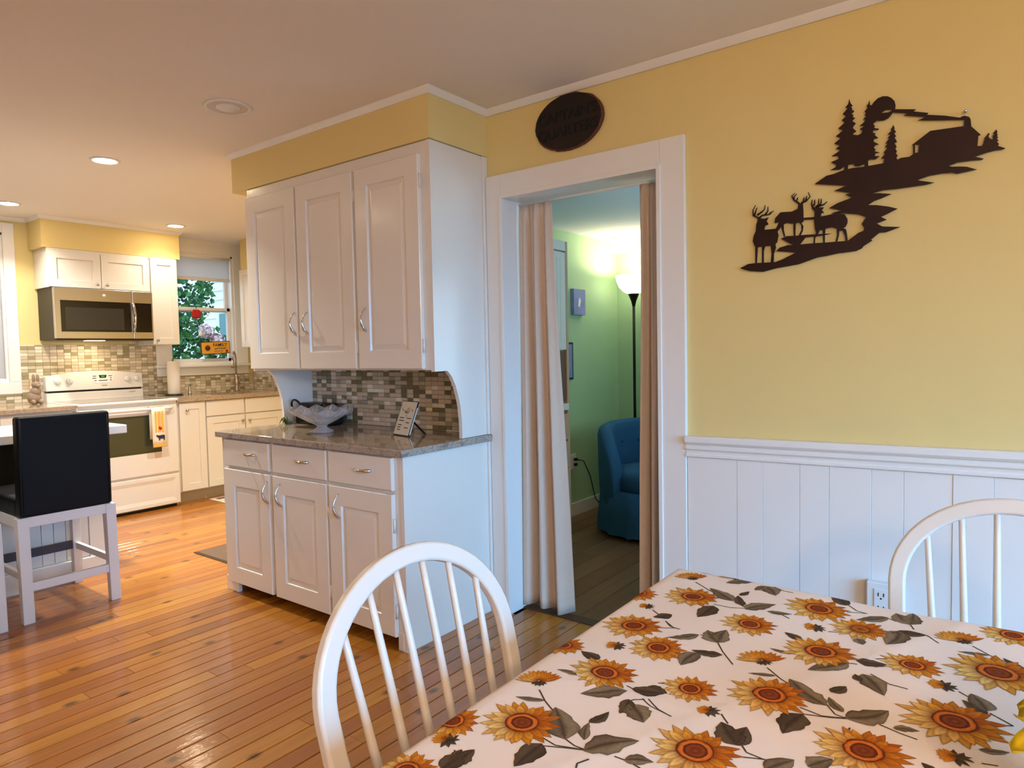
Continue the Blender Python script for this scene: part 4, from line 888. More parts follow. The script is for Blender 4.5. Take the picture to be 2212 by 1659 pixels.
for kind,x,y,R in FLW:
    p=PB(); x/=1000; y/=1000; R/=1000
    if kind in 'fh':
        R=max(R,.036)
        n=15
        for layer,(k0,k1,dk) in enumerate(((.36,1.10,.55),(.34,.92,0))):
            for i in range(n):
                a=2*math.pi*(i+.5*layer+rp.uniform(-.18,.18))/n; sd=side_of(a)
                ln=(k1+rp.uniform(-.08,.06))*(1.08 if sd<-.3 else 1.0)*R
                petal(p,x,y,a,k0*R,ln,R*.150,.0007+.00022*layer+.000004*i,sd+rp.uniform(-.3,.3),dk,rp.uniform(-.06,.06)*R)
        if kind=='f': disc(p,x,y,R*.80,.0012)
        else:
            for i in range(9): petal(p,x,y,2*math.pi*i/9,.0,.34*R,R*.10,.0012+.00001*i,.6,1.0)
            disc(p,x,y,R*.62,.0011)
    elif kind=='s':
        for layer in range(3):
            n=13-2*layer
            for i in range(n):
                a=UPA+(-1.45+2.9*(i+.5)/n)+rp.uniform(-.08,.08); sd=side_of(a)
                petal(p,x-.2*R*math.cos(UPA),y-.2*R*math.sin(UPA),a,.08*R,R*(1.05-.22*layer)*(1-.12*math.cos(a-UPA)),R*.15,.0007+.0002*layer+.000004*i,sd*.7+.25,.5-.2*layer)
        for i in range(7):
            a=UPA+math.pi+(-1.5+3.0*i/6); q=PB
            leaf(p,x-.2*R*math.cos(UPA),y-.2*R*math.sin(UPA),x-.2*R*math.cos(UPA)+.38*R*math.cos(a),y-.2*R*math.sin(UPA)+.38*R*math.sin(a),.5,1)
    else:
        for i in range(7):
            a=LEFT-.5+(-.9+1.8*i/6); petal(p,x,y,a,.05*R,R*rp.uniform(.8,1.05),R*.22,.0008+.00001*i,.2,.3)
        for i in range(6):
            a=LEFT+math.pi-.4+(-1.5+3.0*i/5); leaf(p,x,y,x+R*.9*math.cos(a),y+R*.9*math.sin(a),.45,1)
    sub(p,'printed_sunflower',K['print'],tc)

# ================================================================== CHAIRS
def make_chair():
    """origin on the floor below the back; front towards +x"""
    t=thing('windsor_chair','chair','chair',(0,0,0),'white hoop-back dining chairs',world=False)
    mb=MB(); n=40; prof=[]
    def seat_pt(q,k):
        c,s_=math.cos(q),math.sin(q); return (.215+.215*k*(abs(c)**.75)*(1 if c>0 else -1),.205*k*(abs(s_)**.7)*(1 if s_>0 else -1)*(1+.10*c))
    vs=[];fs=[]
    for z,k in ((.418,.90),(.425,.97),(.440,1.0),(.452,.985),(.450,.90),(.443,.6),(.440,.2)):
        for j in range(n): x,y=seat_pt(2*math.pi*j/n,k); vs.append((x,y,z))
    for i in range(6):
        for j in range(n): fs.append((i*n+j,i*n+(j+1)%n,(i+1)*n+(j+1)%n,(i+1)*n+j))
    fs.append(tuple(range(n-1,-1,-1))); fs.append(tuple(6*n+j for j in range(n))); mb.add(vs,fs,0,True); sub(mb,'seat',K['chairpaint'],t)
    lean=.26; x0=.035
    H=.93; hw=.213
    def bx(z): return x0-(z-.445)*lean
    pts=[]; N=28
    zc=.735; rz=H-zc-.014
    for i in range(5): z=.440+(zc-.440)*i/5; k=i/5; pts.append((bx(z),-(.168+(hw-.168)*math.sin(k*math.pi/2)),z))
    for i in range(N+1):
        q=math.pi*i/N; pts.append((bx(zc+rz*math.sin(q)),-hw*math.cos(q),zc+rz*math.sin(q)))
    for i in range(4,-1,-1): z=.440+(zc-.440)*i/5; k=i/5; pts.append((bx(z),(.168+(hw-.168)*math.sin(k*math.pi/2)),z))
    sub(MB().rail(pts,.034,.022,(1,0,lean)),'hoop',K['chairpaint'],t,bevel=.002)
    for i in range(6):
        u=(i-2.5); yt=u*.0635; yb=u*.050
        zt=zc+rz*math.sqrt(max(0,1-(yt/hw)**2))-.006
        P=[];R_=[]
        for k in range(9):
            f=k/8; z=.440+(zt-.440)*f; P.append((bx(z),yb+(yt-yb)*f,z)); R_.append(.0095-.0035*f)
        sub(MB().tube(P,R_,10),'spindle',K['chairpaint'],t)
    for sx_,xx in ((-1,.07),(1,.35)):
        for sy_ in (-1,1):
            tp=Vector((xx,sy_*.13,.43)); bt=Vector((xx+sx_*.07,sy_*.195,0)); P=[];R_=[]
            for f,r in ((0,.014),(.1,.017),(.3,.021),(.34,.016),(.38,.021),(.7,.018),(1,.012)): P.append(tp.lerp(bt,f)); R_.append(r)
            sub(MB().tube(P,R_,12),'leg',K['chairpaint'],t)
    for sy_ in (-1,1): sub(MB().tube([(.035,sy_*.165,.2),(.21,sy_*.166,.2),(.385,sy_*.165,.2)],[.008,.013,.008],10),'stretcher',K['chairpaint'],t)
    sub(MB().tube([(.21,-.166,.2),(.21,0,.2),(.21,.166,.2)],[.008,.013,.008],10),'stretcher',K['chairpaint'],t)
    for o in t.children: o.location=(0,0,0)
    return t
c1=make_chair(); c1.location=(1.286,-1.728,0); c1['label']='white hoop-back chair in the foreground, left of the table'
c2=copy_tree(c1); c2.location=(2.045,-.862,0); c2.rotation_euler=(0,0,-math.pi/2); c2['label']='white hoop-back chair behind the table by the wainscot'

# vase with yellow silk flowers at the right edge
vz=thing('flower_vase','white vase of yellow silk flowers at the right edge of the table','vase',(2.20,-1.62,.762))
sub(MB().lathe([(.045,.762),(.052,.768),(.062,.80),(.058,.84),(.040,.875),(.044,.89),(.041,.89),(.036,.874),(.05,.84),(.055,.80),(.045,.772),(.001,.770)],(2.20,-1.62,0),28),'body',K['vase'],vz)
def silk_flower(c,dirv,R,seed):
    r_=random.Random(seed); c=Vector(c); d=Vector(dirv).normalized(); a=d.orthogonal().normalized(); b=d.cross(a)
    st=sub(MB().tube([(2.20,-1.62,.80),((2.20+c.x)/2,(-1.62+c.y)/2,(.86+c.z)/2+.03),tuple(c-d*.006)],.0025,6),'stem',K['leafgreen'],vz)
    for i in range(7):
        q=2*math.pi*i/7+r_.uniform(-.15,.15); ra=a*math.cos(q)+b*math.sin(q); sd=d.cross(ra)
        mb=MB(); vs=[];fs=[]; nu,nv=8,4
        for u in range(nu+1):
            f=u/nu; w=R*.30*math.sin(math.pi*min(1,f*.86+.08))**.8
            for v in range(nv+1):
                g=-1+2*v/nv; vs.append(c+ra*(R*f)+sd*(w*g)+d*(R*.35*f*(1-f)*1.6+.10*R*g*g*f))
        for u in range(nu):
            for v in range(nv): k=u*(nv+1)+v; fs.append((k,k+1,k+nv+2,k+nv+1))
        mb.add(vs,fs,0,True); o=sub(mb,'petal',K['petal'],vz); o.modifiers.new('solid','SOLIDIFY').thickness=.0012
    sub(blob(MB(),tuple(c+d*.008),.014,.014,.012,8),'flower_centre',K['brownprint'],vz)
silk_flower((2.118,-1.665,.86),(-.25,-.25,1),.078,1)
silk_flower((2.125,-1.545,.85),(-.35,.25,1),.078,2)
silk_flower((2.20,-1.62,.93),(-.1,-.1,1),.075,3)
silk_flower((2.25,-1.53,.88),(.5,.4,1),.07,4)

# ================================================================== DOORWAY CURTAINS
def curtain(name,label,xt0,xt1,xb0,xb1,folds,seed,ztop=1.962,zbot=.022,yc=.112,flip=0):
    t=thing(name,label,'curtain',((xt0+xt1)/2,yc,zbot))
    r_=random.Random(seed); ph=[r_.uniform(0,6.28) for _ in range(6)]
    nu,nv=90,44; vs=[]
    for j in range(nv+1):
        v=j/nv; z=ztop+(zbot-ztop)*v
        x0=xt0+(xb0-xt0)*v**1.6; x1=xt1+(xb1-xt1)*v**1.3
        for i in range(nu+1):
            u=i/nu; amp=.010+.022*min(1,v*1.6)
            w=math.sin(2*math.pi*folds*u+ph[0]+.5*math.sin(2.2*v+ph[1]))+.35*math.sin(2*math.pi*folds*2.3*u+ph[2]+v*1.5)*(1-v*.6)
            if v<.03: w*=.6
            vs.append((x0+(x1-x0)*(u+.012*math.sin(2*math.pi*folds*u+ph[3])),yc+amp*w+.006*math.sin(v*5+ph[4]),z+.006*math.sin(7*u+ph[5])*(v**6)))
    fs=[(j*(nu+1)+i,j*(nu+1)+i+1,(j+1)*(nu+1)+i+1,(j+1)*(nu+1)+i) for j in range(nv) for i in range(nu)]
    mb=MB(); mb.add(vs,fs,0,True); o=sub(mb,'panel',K['curtain'],t); o.modifiers.new('solid','SOLIDIFY').thickness=.0018
    return t
curtain('door_curtain','taupe curtain gathered on the left side of the den doorway',.121,.302,.112,.377,2.6,5)
curtain('door_curtain','taupe curtain gathered on the right side of the den doorway',.750,.876,.728,.874,2.6,9)
tag(MB().tube([(DX0+.014,.112,1.968),(DX1-.014,.112,1.968)],.006,10).build('curtain_rod',K['white'],None,off=(.5,.112,1.968)),'thin white tension rod across the den doorway','curtain rod')

# ================================================================== WALL DECORATION
def text_mesh(body,size,extr,name,mt,parent,loc,rot,offset,align='CENTER',space=1.0,font_sx=1.0):
    cu=bpy.data.curves.new(name,'FONT'); cu.body=body; cu.size=size; cu.extrude=extr; cu.align_x=align; cu.align_y='CENTER'; cu.space_character=space
    cu.offset=offset
    o=bpy.data.objects.new(name,cu); COL.objects.link(o); bpy.context.view_layer.update()
    me=bpy.data.meshes.new_from_object(o); bpy.data.objects.remove(o,do_unlink=True); bpy.data.curves.remove(cu)
    me.materials.clear(); me.materials.append(mt)
    ob=bpy.data.objects.new(name,me); COL.objects.link(ob); ob.parent=parent; ob.location=loc; ob.rotation_euler=rot; ob.scale=(font_sx,1,1)
    return ob
sg=thing('oval_sign','dark oval wooden sign reading CAPTAIN\'S QUARTERS above the doorway','sign',(.476,-.004,2.253))
def oval(k,y,n=56,j=0.0,seed=1):
    r_=random.Random(seed); return [(.476+(.171*k)*(1+r_.uniform(-j,j))*math.cos(2*math.pi*i/n),y,2.253+(.119*k)*(1+r_.uniform(-j,j))*math.sin(2*math.pi*i/n)) for i in range(n)]
mb=MB(); n=56
mb.add(oval(1.0,-.003,j=.012)+oval(1.02,-.012,j=.02,seed=2)+oval(.975,-.022,j=.006,seed=3),[tuple(range(n))]+[(i,(i+1)%n,n+(i+1)%n,n+i) for i in range(n)]+[(n+i,n+(i+1)%n,2*n+(i+1)%n,2*n+i) for i in range(n)])
sub(mb,'bark_rim',K['bark'],sg)
mb=MB(); mb.add(oval(.975,-.0215,j=.006,seed=3)+oval(.965,-.0232,seed=3),[tuple(range(n,2*n))]+[(i,(i+1)%n,n+(i+1)%n,n+i) for i in range(n)]); sub(mb,'face',K['signwood'],sg)
text_mesh("CAPTAIN'S",.062,.0008,'lettering',K['letter'],sg,(0,-.0200,.028),(math.pi/2,math.radians(-1.5),0),.0016)
text_mesh("QUARTERS",.062,.0008,'lettering',K['letter'],sg,(0,-.0200,-.038),(math.pi/2,math.radians(-1.5),0),.0016)
# metal silhouette
wa_=thing('metal_wall_art','rust-brown metal cut-out of deer, pine trees and a log cabin','wall art',(1.6,-.010,1.5))
names_={'main':'landscape_and_cabin','trees':'pine_trees','moon':'moon','smoke':'chimney_smoke','pine':'small_pine','post':'porch_post','deer1':'deer','deer2':'deer','deer3':'deer','bar':'connector'}
for q,(k,pts) in enumerate(ART.items()):
    P=[(a/10000,b/10000) for a,b in pts]
    sub(MB().prism(P,lambda u,v:(u,-.008,v),lambda u,v,q=q:(u,-.0115-.00006*q,v)),names_[k],K['rustmetal'],wa_)
for i,pts in enumerate(ANT):
    P=[(a/10000,b/10000) for a,b in pts]
    sub(MB().tube([(a,-.0100,b) for a,b in P],[.0036-.0022*j/(len(P)-1) for j in range(len(P))],6,flat=1.0),'antler',K['rustmetal'],wa_)
sub(MB().lathe([(.004,-.02),(.006,-.012),(.002,0)],(1.905,0,1.975),10,axis='y'),'nail',K['chrome'],wa_)
# wall outlet by the wainscot
ow=thing('wall_outlet','white outlet box low on the wainscot beside the far chair','outlet',(1.70,-.03,.40))
sub(MB().box(1.645,1.735,-.045,-.014,.345,.470),'box',K['plastic'],ow,bevel=.004)
rc_=sub(MB().box(1.668,1.712,-.048,-.045,.365,.450),'receptacle',K['plastic'],ow,bevel=.002)
mm=MB()
for z in (.388,.432):
    mm.box(1.680,1.683,-.0486,-.0478,z-.006,z+.006).box(1.696,1.699,-.0486,-.0478,z-.006,z+.006).lathe([(.003,-.0486),(.003,-.0478)],(1.6895,0,z-.013),8,axis='y')
sub(mm,'slots',K['black'],rc_)

# ================================================================== THINGS ON THE HUTCH TOP
bw=thing('glass_bowl','cut glass pedestal bowl on the granite worktop','bowl',(-.83,-.365,.868))
prof=[(.030,.010),(.058,0),(.062,.004),(.056,.012),(.030,.022),(.024,.030),(.034,.040),(.075,.058),(.120,.085),(.158,.118),(.166,.130),(.160,.128),(.115,.093),(.070,.066),(.030,.050),(.001,.046)]
n=48; vs=[];fs=[]
for k,(r,h) in enumerate(prof):
    for j in range(n):
        q=2*math.pi*j/n; f=1.0; hh=h
        if 7<=k<=12: f=1+.018*math.cos(12*q+(k%2)*math.pi); 
        if k in (9,10,11): hh=h+.010*math.cos(12*q)-.006
        rx=r*f*1.03; ry=r*f*.95
        vs.append((-.83+rx*math.cos(q),-.365+ry*math.sin(q),.8685+hh))
for k in range(len(prof)-1):
    for j in range(n): fs.append((k*n+j,k*n+(j+1)%n,(k+1)*n+(j+1)%n,(k+1)*n+j))
fs.append(tuple(range(n-1,-1,-1))); fs.append(tuple((len(prof)-1)*n+j for j in range(n)))
mb=MB(); mb.add(vs,fs,0,False); sub(mb,'body',K['glass'],bw)
# black bundle behind the bowl
bb=thing('black_cord_bundle','black bundle with two looped ends behind the glass bowl','cord bundle',(-1.19,-.15,.868))
sub(MB().box(-1.345,-1.03,-.165,-.06,.868,.955).box(-1.32,-1.06,-.15,-.07,.955,.992),'case',K['black'],bb,bevel=.012)
for cx,rr_ in ((-1.315,.055),(-1.05,.045)):
    P=[(cx+rr_*math.cos(q)*.9,-.165-.02*math.sin(q),.955+rr_*math.sin(q)) for q in [math.pi*i/12 for i in range(-2,15)]]
    sub(MB().tube(P,.006,8),'loop',K['black'],bb)
gs=MB()
for i in range(9): 
    q=i*.7; gs.tube([(-1.345,-.225,.872),(-1.345+.03*math.cos(q),-.225+.02*math.sin(q),.880+.004*i%3),(-1.345+.055*math.cos(q),-.225+.03*math.sin(q),.874)],[.004,.006,.001],6)
tag(gs.build('green_sprig',K['leafgreen'],None,off=(-1.345,-.225,.868)),'small dark green sprig at the left end of the granite worktop','sprig')
# card on an easel
cd=thing('easel_card','small black-edged printed card leaning on its easel leg','card stand',(-.35,-.27,.868))
cd.rotation_euler=(0,0,math.radians(-13))
lean_=math.radians(21); cw,chh=.072,.175
def cpt(u,v,d): return Vector((u, math.sin(lean_)*v - math.cos(lean_)*d, math.cos(lean_)*v + math.sin(lean_)*d+.001))
OFF[cd.name]=(0,0,0)
def card_box(mb,u0,u1,v0,v1,d0,d1):
    vs=[cpt(u,v,d) for d in (d0,d1) for u,v in ((u0,v0),(u1,v0),(u1,v1),(u0,v1))]
    mb.add(vs,[(3,2,1,0),(4,5,6,7),(0,1,5,4),(1,2,6,5),(2,3,7,6),(3,0,4,7)]); return mb
def loc_build(mb,name,mt,par): o=mb.build(name,mt,par,off=(0,0,0)); return o
fr=loc_build(card_box(MB(),-cw,cw,0,chh,-.006,0),'frame',K['black'],cd)
loc_build(card_box(MB(),-cw+.004,cw-.004,.004,chh-.004,0,.0008),'card',K['card'],cd)
loc_build(card_box(MB(),cw,cw+.003,0.01,chh-.03,-.006,-.002),'edge',K['plastic'],cd)
ink=MB()
for (u0,u1,v) in ((-.052,-.012,.088),(.012,.052,.088),(-.052,-.006,.074),(-.05,-.015,.052),(.014,.045,.066),(-.052,-.02,.040),(.012,.046,.040),(-.048,-.018,.028)):
    card_box(ink,u0,u1,v-.0022,v+.0022,.0008,.0012)
loc_build(ink,'print_lines',K['ink'],cd)
ink=MB()
for a,b in (((-.05,.135),(-.035,.122)),((.05,.122),(.035,.135)),((-.018,.112),(.004,.140)),((-.004,.108),(.016,.142)),((-.012,.118),(.010,.118)),((.006,.108),(.024,.130)),((-.022,.126),(-.010,.114)),((.0,.104),(.006,.094))):
    du,dv=b[0]-a[0],b[1]-a[1]; L_=math.hypot(du,dv); nu_,nv_=-dv/L_*.0018,du/L_*.0018
    vs=[cpt(a[0]+nu_,a[1]+nv_,.0012),cpt(a[0]-nu_,a[1]-nv_,.0012),cpt(b[0]-nu_,b[1]-nv_,.0012),cpt(b[0]+nu_,b[1]+nv_,.0012)]
    ink.add(vs,[(0,1,2,3)])
loc_build(ink,'script_flourish',K['black'],cd)
lg=MB(); tp=cpt(0,.085,-.006); 
for sgn in (1,): lg.add([(.028,tp.y,tp.z),(.050,tp.y,tp.z),(.055,tp.y+.075,.001),(.033,tp.y+.075,.001),(.028,tp.y+.004,tp.z),(.050,tp.y+.004,tp.z),(.055,tp.y+.079,.001),(.033,tp.y+.079,.001)],[(0,1,2,3),(7,6,5,4),(0,4,5,1),(1,5,6,2),(2,6,7,3),(3,7,4,0)])
loc_build(lg,'easel_leg',K['black'],cd)

# ================================================================== KITCHEN WINDOW ORNAMENTS, MATS
ws=thing('window_sign','orange sunflower sign reading FAMILY hanging in the kitchen window','sign',(-4.335,1.04,1.36)); ws.rotation_euler=(math.radians(2.5),0,0)
OFF[ws.name]=(0,0,0)
loc_build(MB().box(-.004,.003,-.152,.152,-.062,.062),'board',K['brownprint'],ws)
loc_build(MB().box(.003,.005,-.145,.145,-.055,.055),'face',K['signyellow'],ws)
mb=MB().lathe([(.022,.005),(.022,.006)],(0,-.085,0),18,axis='x')
for i in range(12):
    q=2*math.pi*i/12; c_,s_=math.cos(q),math.sin(q); mb.add([(.0058,-.085+.018*c_-.006*s_,.018*s_+.006*c_),(.0058,-.085+.018*c_+.006*s_,.018*s_-.006*c_),(.0058,-.085+.036*c_,.036*s_)],[(0,1,2)])
loc_build(mb,'sunflower_motif',K['brownprint'],ws)
text_mesh('FAMILY',.046,.0006,'lettering',K['ink'],ws,(.006,.045,.026),(math.pi/2,0,math.pi/2),.0006)
text_mesh('and Friends',.026,.0006,'lettering',K['ink'],ws,(.006,.045,-.008),(math.pi/2,0,math.pi/2),.0003)
_l=MB()
for a,b in ((-.02,.012),(.018,.045),(.051,.075)): _l.box(.005,.0062,a,b,-.037,-.033)
loc_build(_l,'print_line',K['ink'],ws)
loc_build(MB().lathe([(.014,.005),(.014,.0062)],(0,.112,-.038),10,axis='x'),'leaf_motif',K['red'],ws)
ap=thing('apple_ornament','red apple ornament hanging in the kitchen window','ornament',(-4.36,.87,1.69))
sub(blob(blob(MB(),(-4.36,.855,1.69),.012,.036,.045,10),(-4.36,.885,1.69),.012,.036,.045,10),'apple',K['apple'],ap)
sub(MB().tube([(-4.36,.87,1.735),(-4.36,.868,1.77)],.004,6),'stem',K['leafgreen'],ap)
sub(MB().box(-4.362,-4.358,.85,.89,1.728,1.748),'leaf',K['plastic'],ap)
sub(MB().tube([(-4.36,.87,1.645),(-4.36,.905,1.52)],.0012,5),'string',K['plastic'],ap)
sub(MB().lathe([(.022,1.475),(.016,1.50),(.006,1.525),(.001,1.53)],(-4.36,.905,0),12),'bell',K['plastic'],ap)
m1=thing('floor_mat','brown floor mat behind the hutch in the kitchen passage','mat',(-1.87,.0,0))
sub(MB().box(-2.20,-1.50,-.34,.32,.0005,.008),'pile',K['mat'],m1,bevel=.003); sub(MB().box(-2.215,-1.485,-.355,.335,.0003,.004),'binding',mat('dark_mat_binding',S(70,54,44),.9),m1)
m2=thing('floor_mat','patterned pale mat in front of the kitchen sink','mat',(-3.4,1.0,0))
sub(MB().box(-3.70,-3.10,.56,1.35,.0005,.007),'pile',K['mat2'],m2,bevel=.003)
for i in range(4): sub(MB().box(-3.66+i*.14,-3.60+i*.14,.60,1.31,.007,.0085),'stripe',K['mat'],m2)

# ================================================================== DEN
lc=(-.385,2.30)
fl=thing('floor_lamp','dark torchiere floor lamp with a lit white bowl shade in the den','floor lamp',(lc[0],lc[1],0))
sub(MB().lathe([(.13,0),(.13,.012),(.05,.026),(.012,.04),(.001,.04)],(*lc,0),28),'base',K['lampmetal'],fl)
sub(MB().tube([(*lc,.03),(*lc,1.62)],.011,12),'pole',K['lampmetal'],fl)
sub(MB().lathe([(.011,1.60),(.020,1.64),(.040,1.69),(.046,1.70),(.001,1.70)],(*lc,0),24),'collar',K['lampmetal'],fl)
sub(MB().lathe([(.04,1.698),(.075,1.715),(.115,1.755),(.136,1.81),(.140,1.845),(.134,1.845),(.130,1.81),(.110,1.762),(.07,1.722),(.001,1.712)],(*lc,0),32),'shade',K['shade'],fl)
d=bpy.data.lights.new('lamp_bulb','POINT'); d.energy=10; d.color=(1,.88,.66); d.shadow_soft_size=.04
o=bpy.data.objects.new('lamp_bulb',d); COL.objects.link(o); o.parent=fl; o.location=(0,0,1.805)
ac=thing('armchair','blue upholstered barrel armchair in the den','armchair',(.03,1.76,0))
OFF[ac.name]=(0,0,0)
FA=math.radians(-58)
def pol(a,r,z): return (r*math.cos(a),r*math.sin(a),z)
def topz(f): return .755-.05*f**2-.10*max(0,f-.72)/.28*max(0,f-.72)/.28*2.2
mb=MB(); n=44; A=math.radians(128); vs=[]
ring=[]
for i in range(n+1):
    f=-1+2*i/n; a=FA+math.pi+f*A; h=topz(abs(f)); ri,ro=.285,.385
    ring.append([pol(a,ro-.015,.14),pol(a,ro,.40),pol(a,ro+.004,h-.06),pol(a,ro-.006,h-.015),pol(a,ro-.045,h+.004),pol(a,ri+.012,h-.015),pol(a,ri,h-.06),pol(a,ri+.01,.36),pol(a,ri+.03,.14)])
k=9
for r_ in ring: vs+=r_
fs=[(i*k+j,i*k+(j+1)%k,(i+1)*k+(j+1)%k,(i+1)*k+j) for i in range(n) for j in range(k)]+[tuple(range(k)),tuple(n*k+j for j in range(k-1,-1,-1))]
mb.add(vs,fs,0,True); loc_build(mb,'back_and_arms',K['blue'],ac).modifiers.new('bevel','BEVEL').width=.006
sp=MB(); sp.lathe([(.001,.30),(.27,.30),(.295,.32),(.298,.40),(.28,.435),(.20,.45),(.001,.455)],(0.02*math.cos(FA),0.02*math.sin(FA),0),32)
loc_build(sp,'seat_cushion',K['blue'],ac)
sk_=MB(); vs=[]; N=72
for z,e in ((.31,0),(.17,.004),(.03,.012)):
    for j in range(N):
        q=2*math.pi*j/N; pl=.010*math.cos(8*q)**8*(.35-z)/.3*3; vs.append(pol(q,.372+e+pl,z))
sk_.add(vs,[(i*N+j,i*N+(j+1)%N,(i+1)*N+(j+1)%N,(i+1)*N+j) for i in range(2) for j in range(N)]+[tuple(j for j in range(N))],0,True)
loc_build(sk_,'skirt',K['blue'],ac)
bt=MB()
for f in (-.35,-.12,.12,.35):
    a=FA+math.pi+f*A; blob(bt,pol(a,.283,.60),.010,.010,.010,6)
loc_build(bt,'tuft_buttons',K['blue'],ac)
loc_build(MB().lathe([(.25,0),(.25,.035),(.001,.04)],(0,0,0),20),'swivel_base',K['black'],ac)
# tall cabinet
tcab=thing('tall_cabinet','tall oak cabinet with pale grooved doors behind the left curtain','cabinet',(-.37,.5,0))
CX=-.08
sub(MB().box(-.655,CX-.02,.165,.845,0,1.90),'carcase',K['woodtan'],tcab)
sub(MB().box(CX-.02,CX,.822,.845,0,1.90).box(CX-.02,CX,.165,.19,0,1.90),'stile',K['woodtan'],tcab)
sub(MB().box(CX-.02,CX,.19,.822,1.845,1.90),'top_rail',K['denwhite'],tcab)
for a,b in ((.195,.505),(.510,.815)):
    d_=sub(MB().box(CX-.018,CX+.002,a,b,1.27,1.835),'door',K['denwhite'],tcab)
    y=a+.04
    while y<b-.03: sub(MB().box(CX+.002,CX+.005,y,y+.032,1.31,1.80),'slat',K['denwhite'],d_); y+=.0345
sub(MB().box(CX-.016,CX-.010,.19,.822,.965,1.262),'niche',K['woodbrown'],tcab)
sub(MB().box(CX-.02,CX+.012,.19,.822,.915,.955),'shelf',K['denwhite'],tcab,bevel=.003)
for i in range(5): sub(MB().box(CX-.01,CX+.010,.20,.815,.09+i*.163,.09+i*.163+.152),'drawer',K['woodtan'],tcab,bevel=.004)
pc=thing('canvas_picture','small blue-grey canvas on the green den wall','picture',(-.65,1.9,1.63))
sub(MB().box(-.658,-.628,1.80,1.968,1.533,1.728),'canvas',K['canvas'],pc)
bp=MB(); bp.add([(-.6275,1.86,1.60),(-.6275,1.885,1.59),(-.6275,1.90,1.64),(-.6275,1.885,1.665),(-.6275,1.87,1.65)],[(0,1,2,3,4)]); sub(bp,'pale_motif',K['plastic'],pc)
pd=thing('narrow_frame','narrow dark frame edge on the green wall beside the cabinet','picture',(-.65,1.75,1.2))
sub(MB().box(-.658,-.645,1.66,1.805,1.045,1.325),'frame',K['darkpic'],pd); sub(MB().box(-.645,-.644,1.675,1.79,1.06,1.31),'print',K['canvas'],pd)
sd=thing('smoke_detector','white smoke detector on the den ceiling','smoke detector',(-.43,2.30,2.15))
sub(MB().lathe([(.055,2.15),(.058,2.14),(.05,2.122),(.001,2.118)],(-.50,2.28,0),24),'cover',K['plastic'],sd)
dn=thing('wall_outlet','white outlet on the green wall with a plugged-in cord','outlet',(-.655,1.80,.36))
sub(MB().box(-.659,-.650,1.765,1.835,.36,.475),'plate',K['plastic'],dn,bevel=.002)
sub(MB().box(-.650,-.632,1.80,1.825,.425,.445).box(-.650,-.632,1.80,1.825,.385,.405),'plug',K['black'],dn)
tag(MB().tube([(-.63,1.812,.435),(-.60,1.86,.42),(-.58,1.92,.30),(-.56,1.96,.12),(-.50,2.02,.012),(-.44,2.2,.010)],.004,8).build('lamp_cord',K['black'],None,off=(-.6,1.9,.01)),'black cord running from the den outlet to the floor','cord')

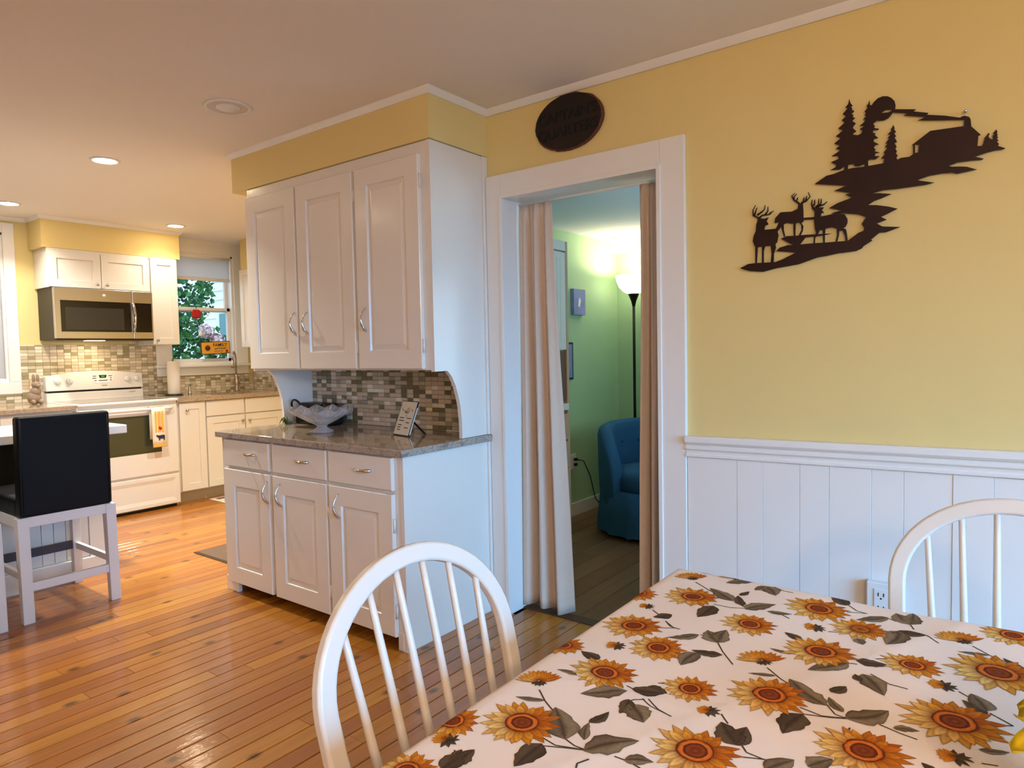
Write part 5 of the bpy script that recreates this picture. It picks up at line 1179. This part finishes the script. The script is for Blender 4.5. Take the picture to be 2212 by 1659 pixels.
# ================================================================== OUTSIDE THE KITCHEN WINDOW
struct(MB().box(-16,KW-.2,-9,12,-.6,-.5),'ground',K['lawn'])
nh=thing('neighbour_house','white clapboard house seen through the kitchen window','building',(-9,3.05,-.5))
sub(MB().box(-14,-5.3,3.03,6,-.5,5.0),'wall',K['siding'],nh)
bm_=MB().prism([(3.03,-.068),(3.03,.070),(3.014,.070),(2.998,-.068)],lambda y,z:(-14,y,z),lambda y,z:(-5.3,y,z)).mesh('clapboard',K['siding'],(-9,3.05,0))
for i in range(38): inst(bm_,'clapboard',(0,0,-.42+.138*i+.5),nh)
wn=sub(MB().box(-7.72,-6.9,2.965,3.02,1.0,2.0),'window',K['siding'],nh)
sub(MB().box(-7.62,-7.0,2.955,2.966,1.08,1.92),'pane',K['teal'],wn)
def shrub(name,label,c,rad,nl,seed,blooms,mats=('leaf1','leaf2')):
    r_=random.Random(seed); t=thing(name,label,'shrub',(c[0],c[1],-.5)); fo=MB()
    for _ in range(nl):
        a,b=r_.uniform(0,6.28),math.acos(r_.uniform(-1,1)); k=r_.uniform(.72,1.05)
        p=Vector((c[0]+rad[0]*k*math.sin(b)*math.cos(a),c[1]+rad[1]*k*math.sin(b)*math.sin(a),c[2]+rad[2]*k*math.cos(b)))
        u=Vector((r_.gauss(0,1),r_.gauss(0,1),r_.gauss(0,1))).normalized(); w=u.orthogonal().normalized(); L=r_.uniform(.05,.095); h=L*.36
        nn=u.cross(w)*(.15*L)
        fo.add([p,p+u*L*.5+w*h+nn,p+u*L,p+u*L*.5-w*h+nn],[(0,1,2,3)],m=r_.randrange(2))
    fo.build('foliage',[K[m] for m in mats],t,off=(c[0],c[1],-.5),kind='stuff')
    sub(MB().tube([(c[0],c[1],-.5),(c[0]+.03,c[1],c[2])],[.05,.02],8),'trunk',K['woodbrown'],t)
    for (dx,dy,dz,r) in blooms: 
        fh=MB(); cc=Vector((c[0]+dx,c[1]+dy,c[2]+dz))
        for _ in range(150):
            u=Vector((r_.gauss(0,1),r_.gauss(0,1),r_.gauss(0,1))).normalized(); w=u.orthogonal().normalized(); q=cc+u*r*r_.uniform(.6,1); e=.022
            v=u.cross(w); fh.add([q+w*e,q+v*e+u*.006,q-w*e,q-v*e+u*.006],[(0,1,2,3)])
        sub(fh,'flower_head',K['bloom'],t)
    return t
shrub('flowering_shrub','dense green shrub with mauve flower heads below the kitchen window',(-5.55,1.45,1.02),(.5,.66,.58),2600,2,((.34,-.02,.54,.085),(.36,.09,.44,.08),(.40,.04,.33,.07),(.40,-.3,-.2,.08),(.45,.25,-.30,.08)))
shrub('leafy_tree','dark green tree branches at the upper left of the kitchen window',(-6.9,1.85,2.35),(.55,.55,.9),2600,4,())
# ================================================================== OUTSIDE THE GLAZED DOOR BEHIND THE CAMERA
struct(MB().box(5.35,14,-9,5,-.2,-.1),'ground',K['lawn'])
struct(MB().box(5.3,7.6,-6,2,2.34,2.44),'ceiling_sky_block',K['white'])  # unseen roof, added to cut the sky light entering the dining room
hd=thing('sky_block_hedge','unseen green box added to block low sky outside the glazed door','sky blocker',(8.2,-2,-.1))  # out of view, added to keep horizon sky off the upper hutch panel
sub(MB().box(7.9,8.5,-8,4,-.1,2.3),'foliage',K['leaf1'],hd)
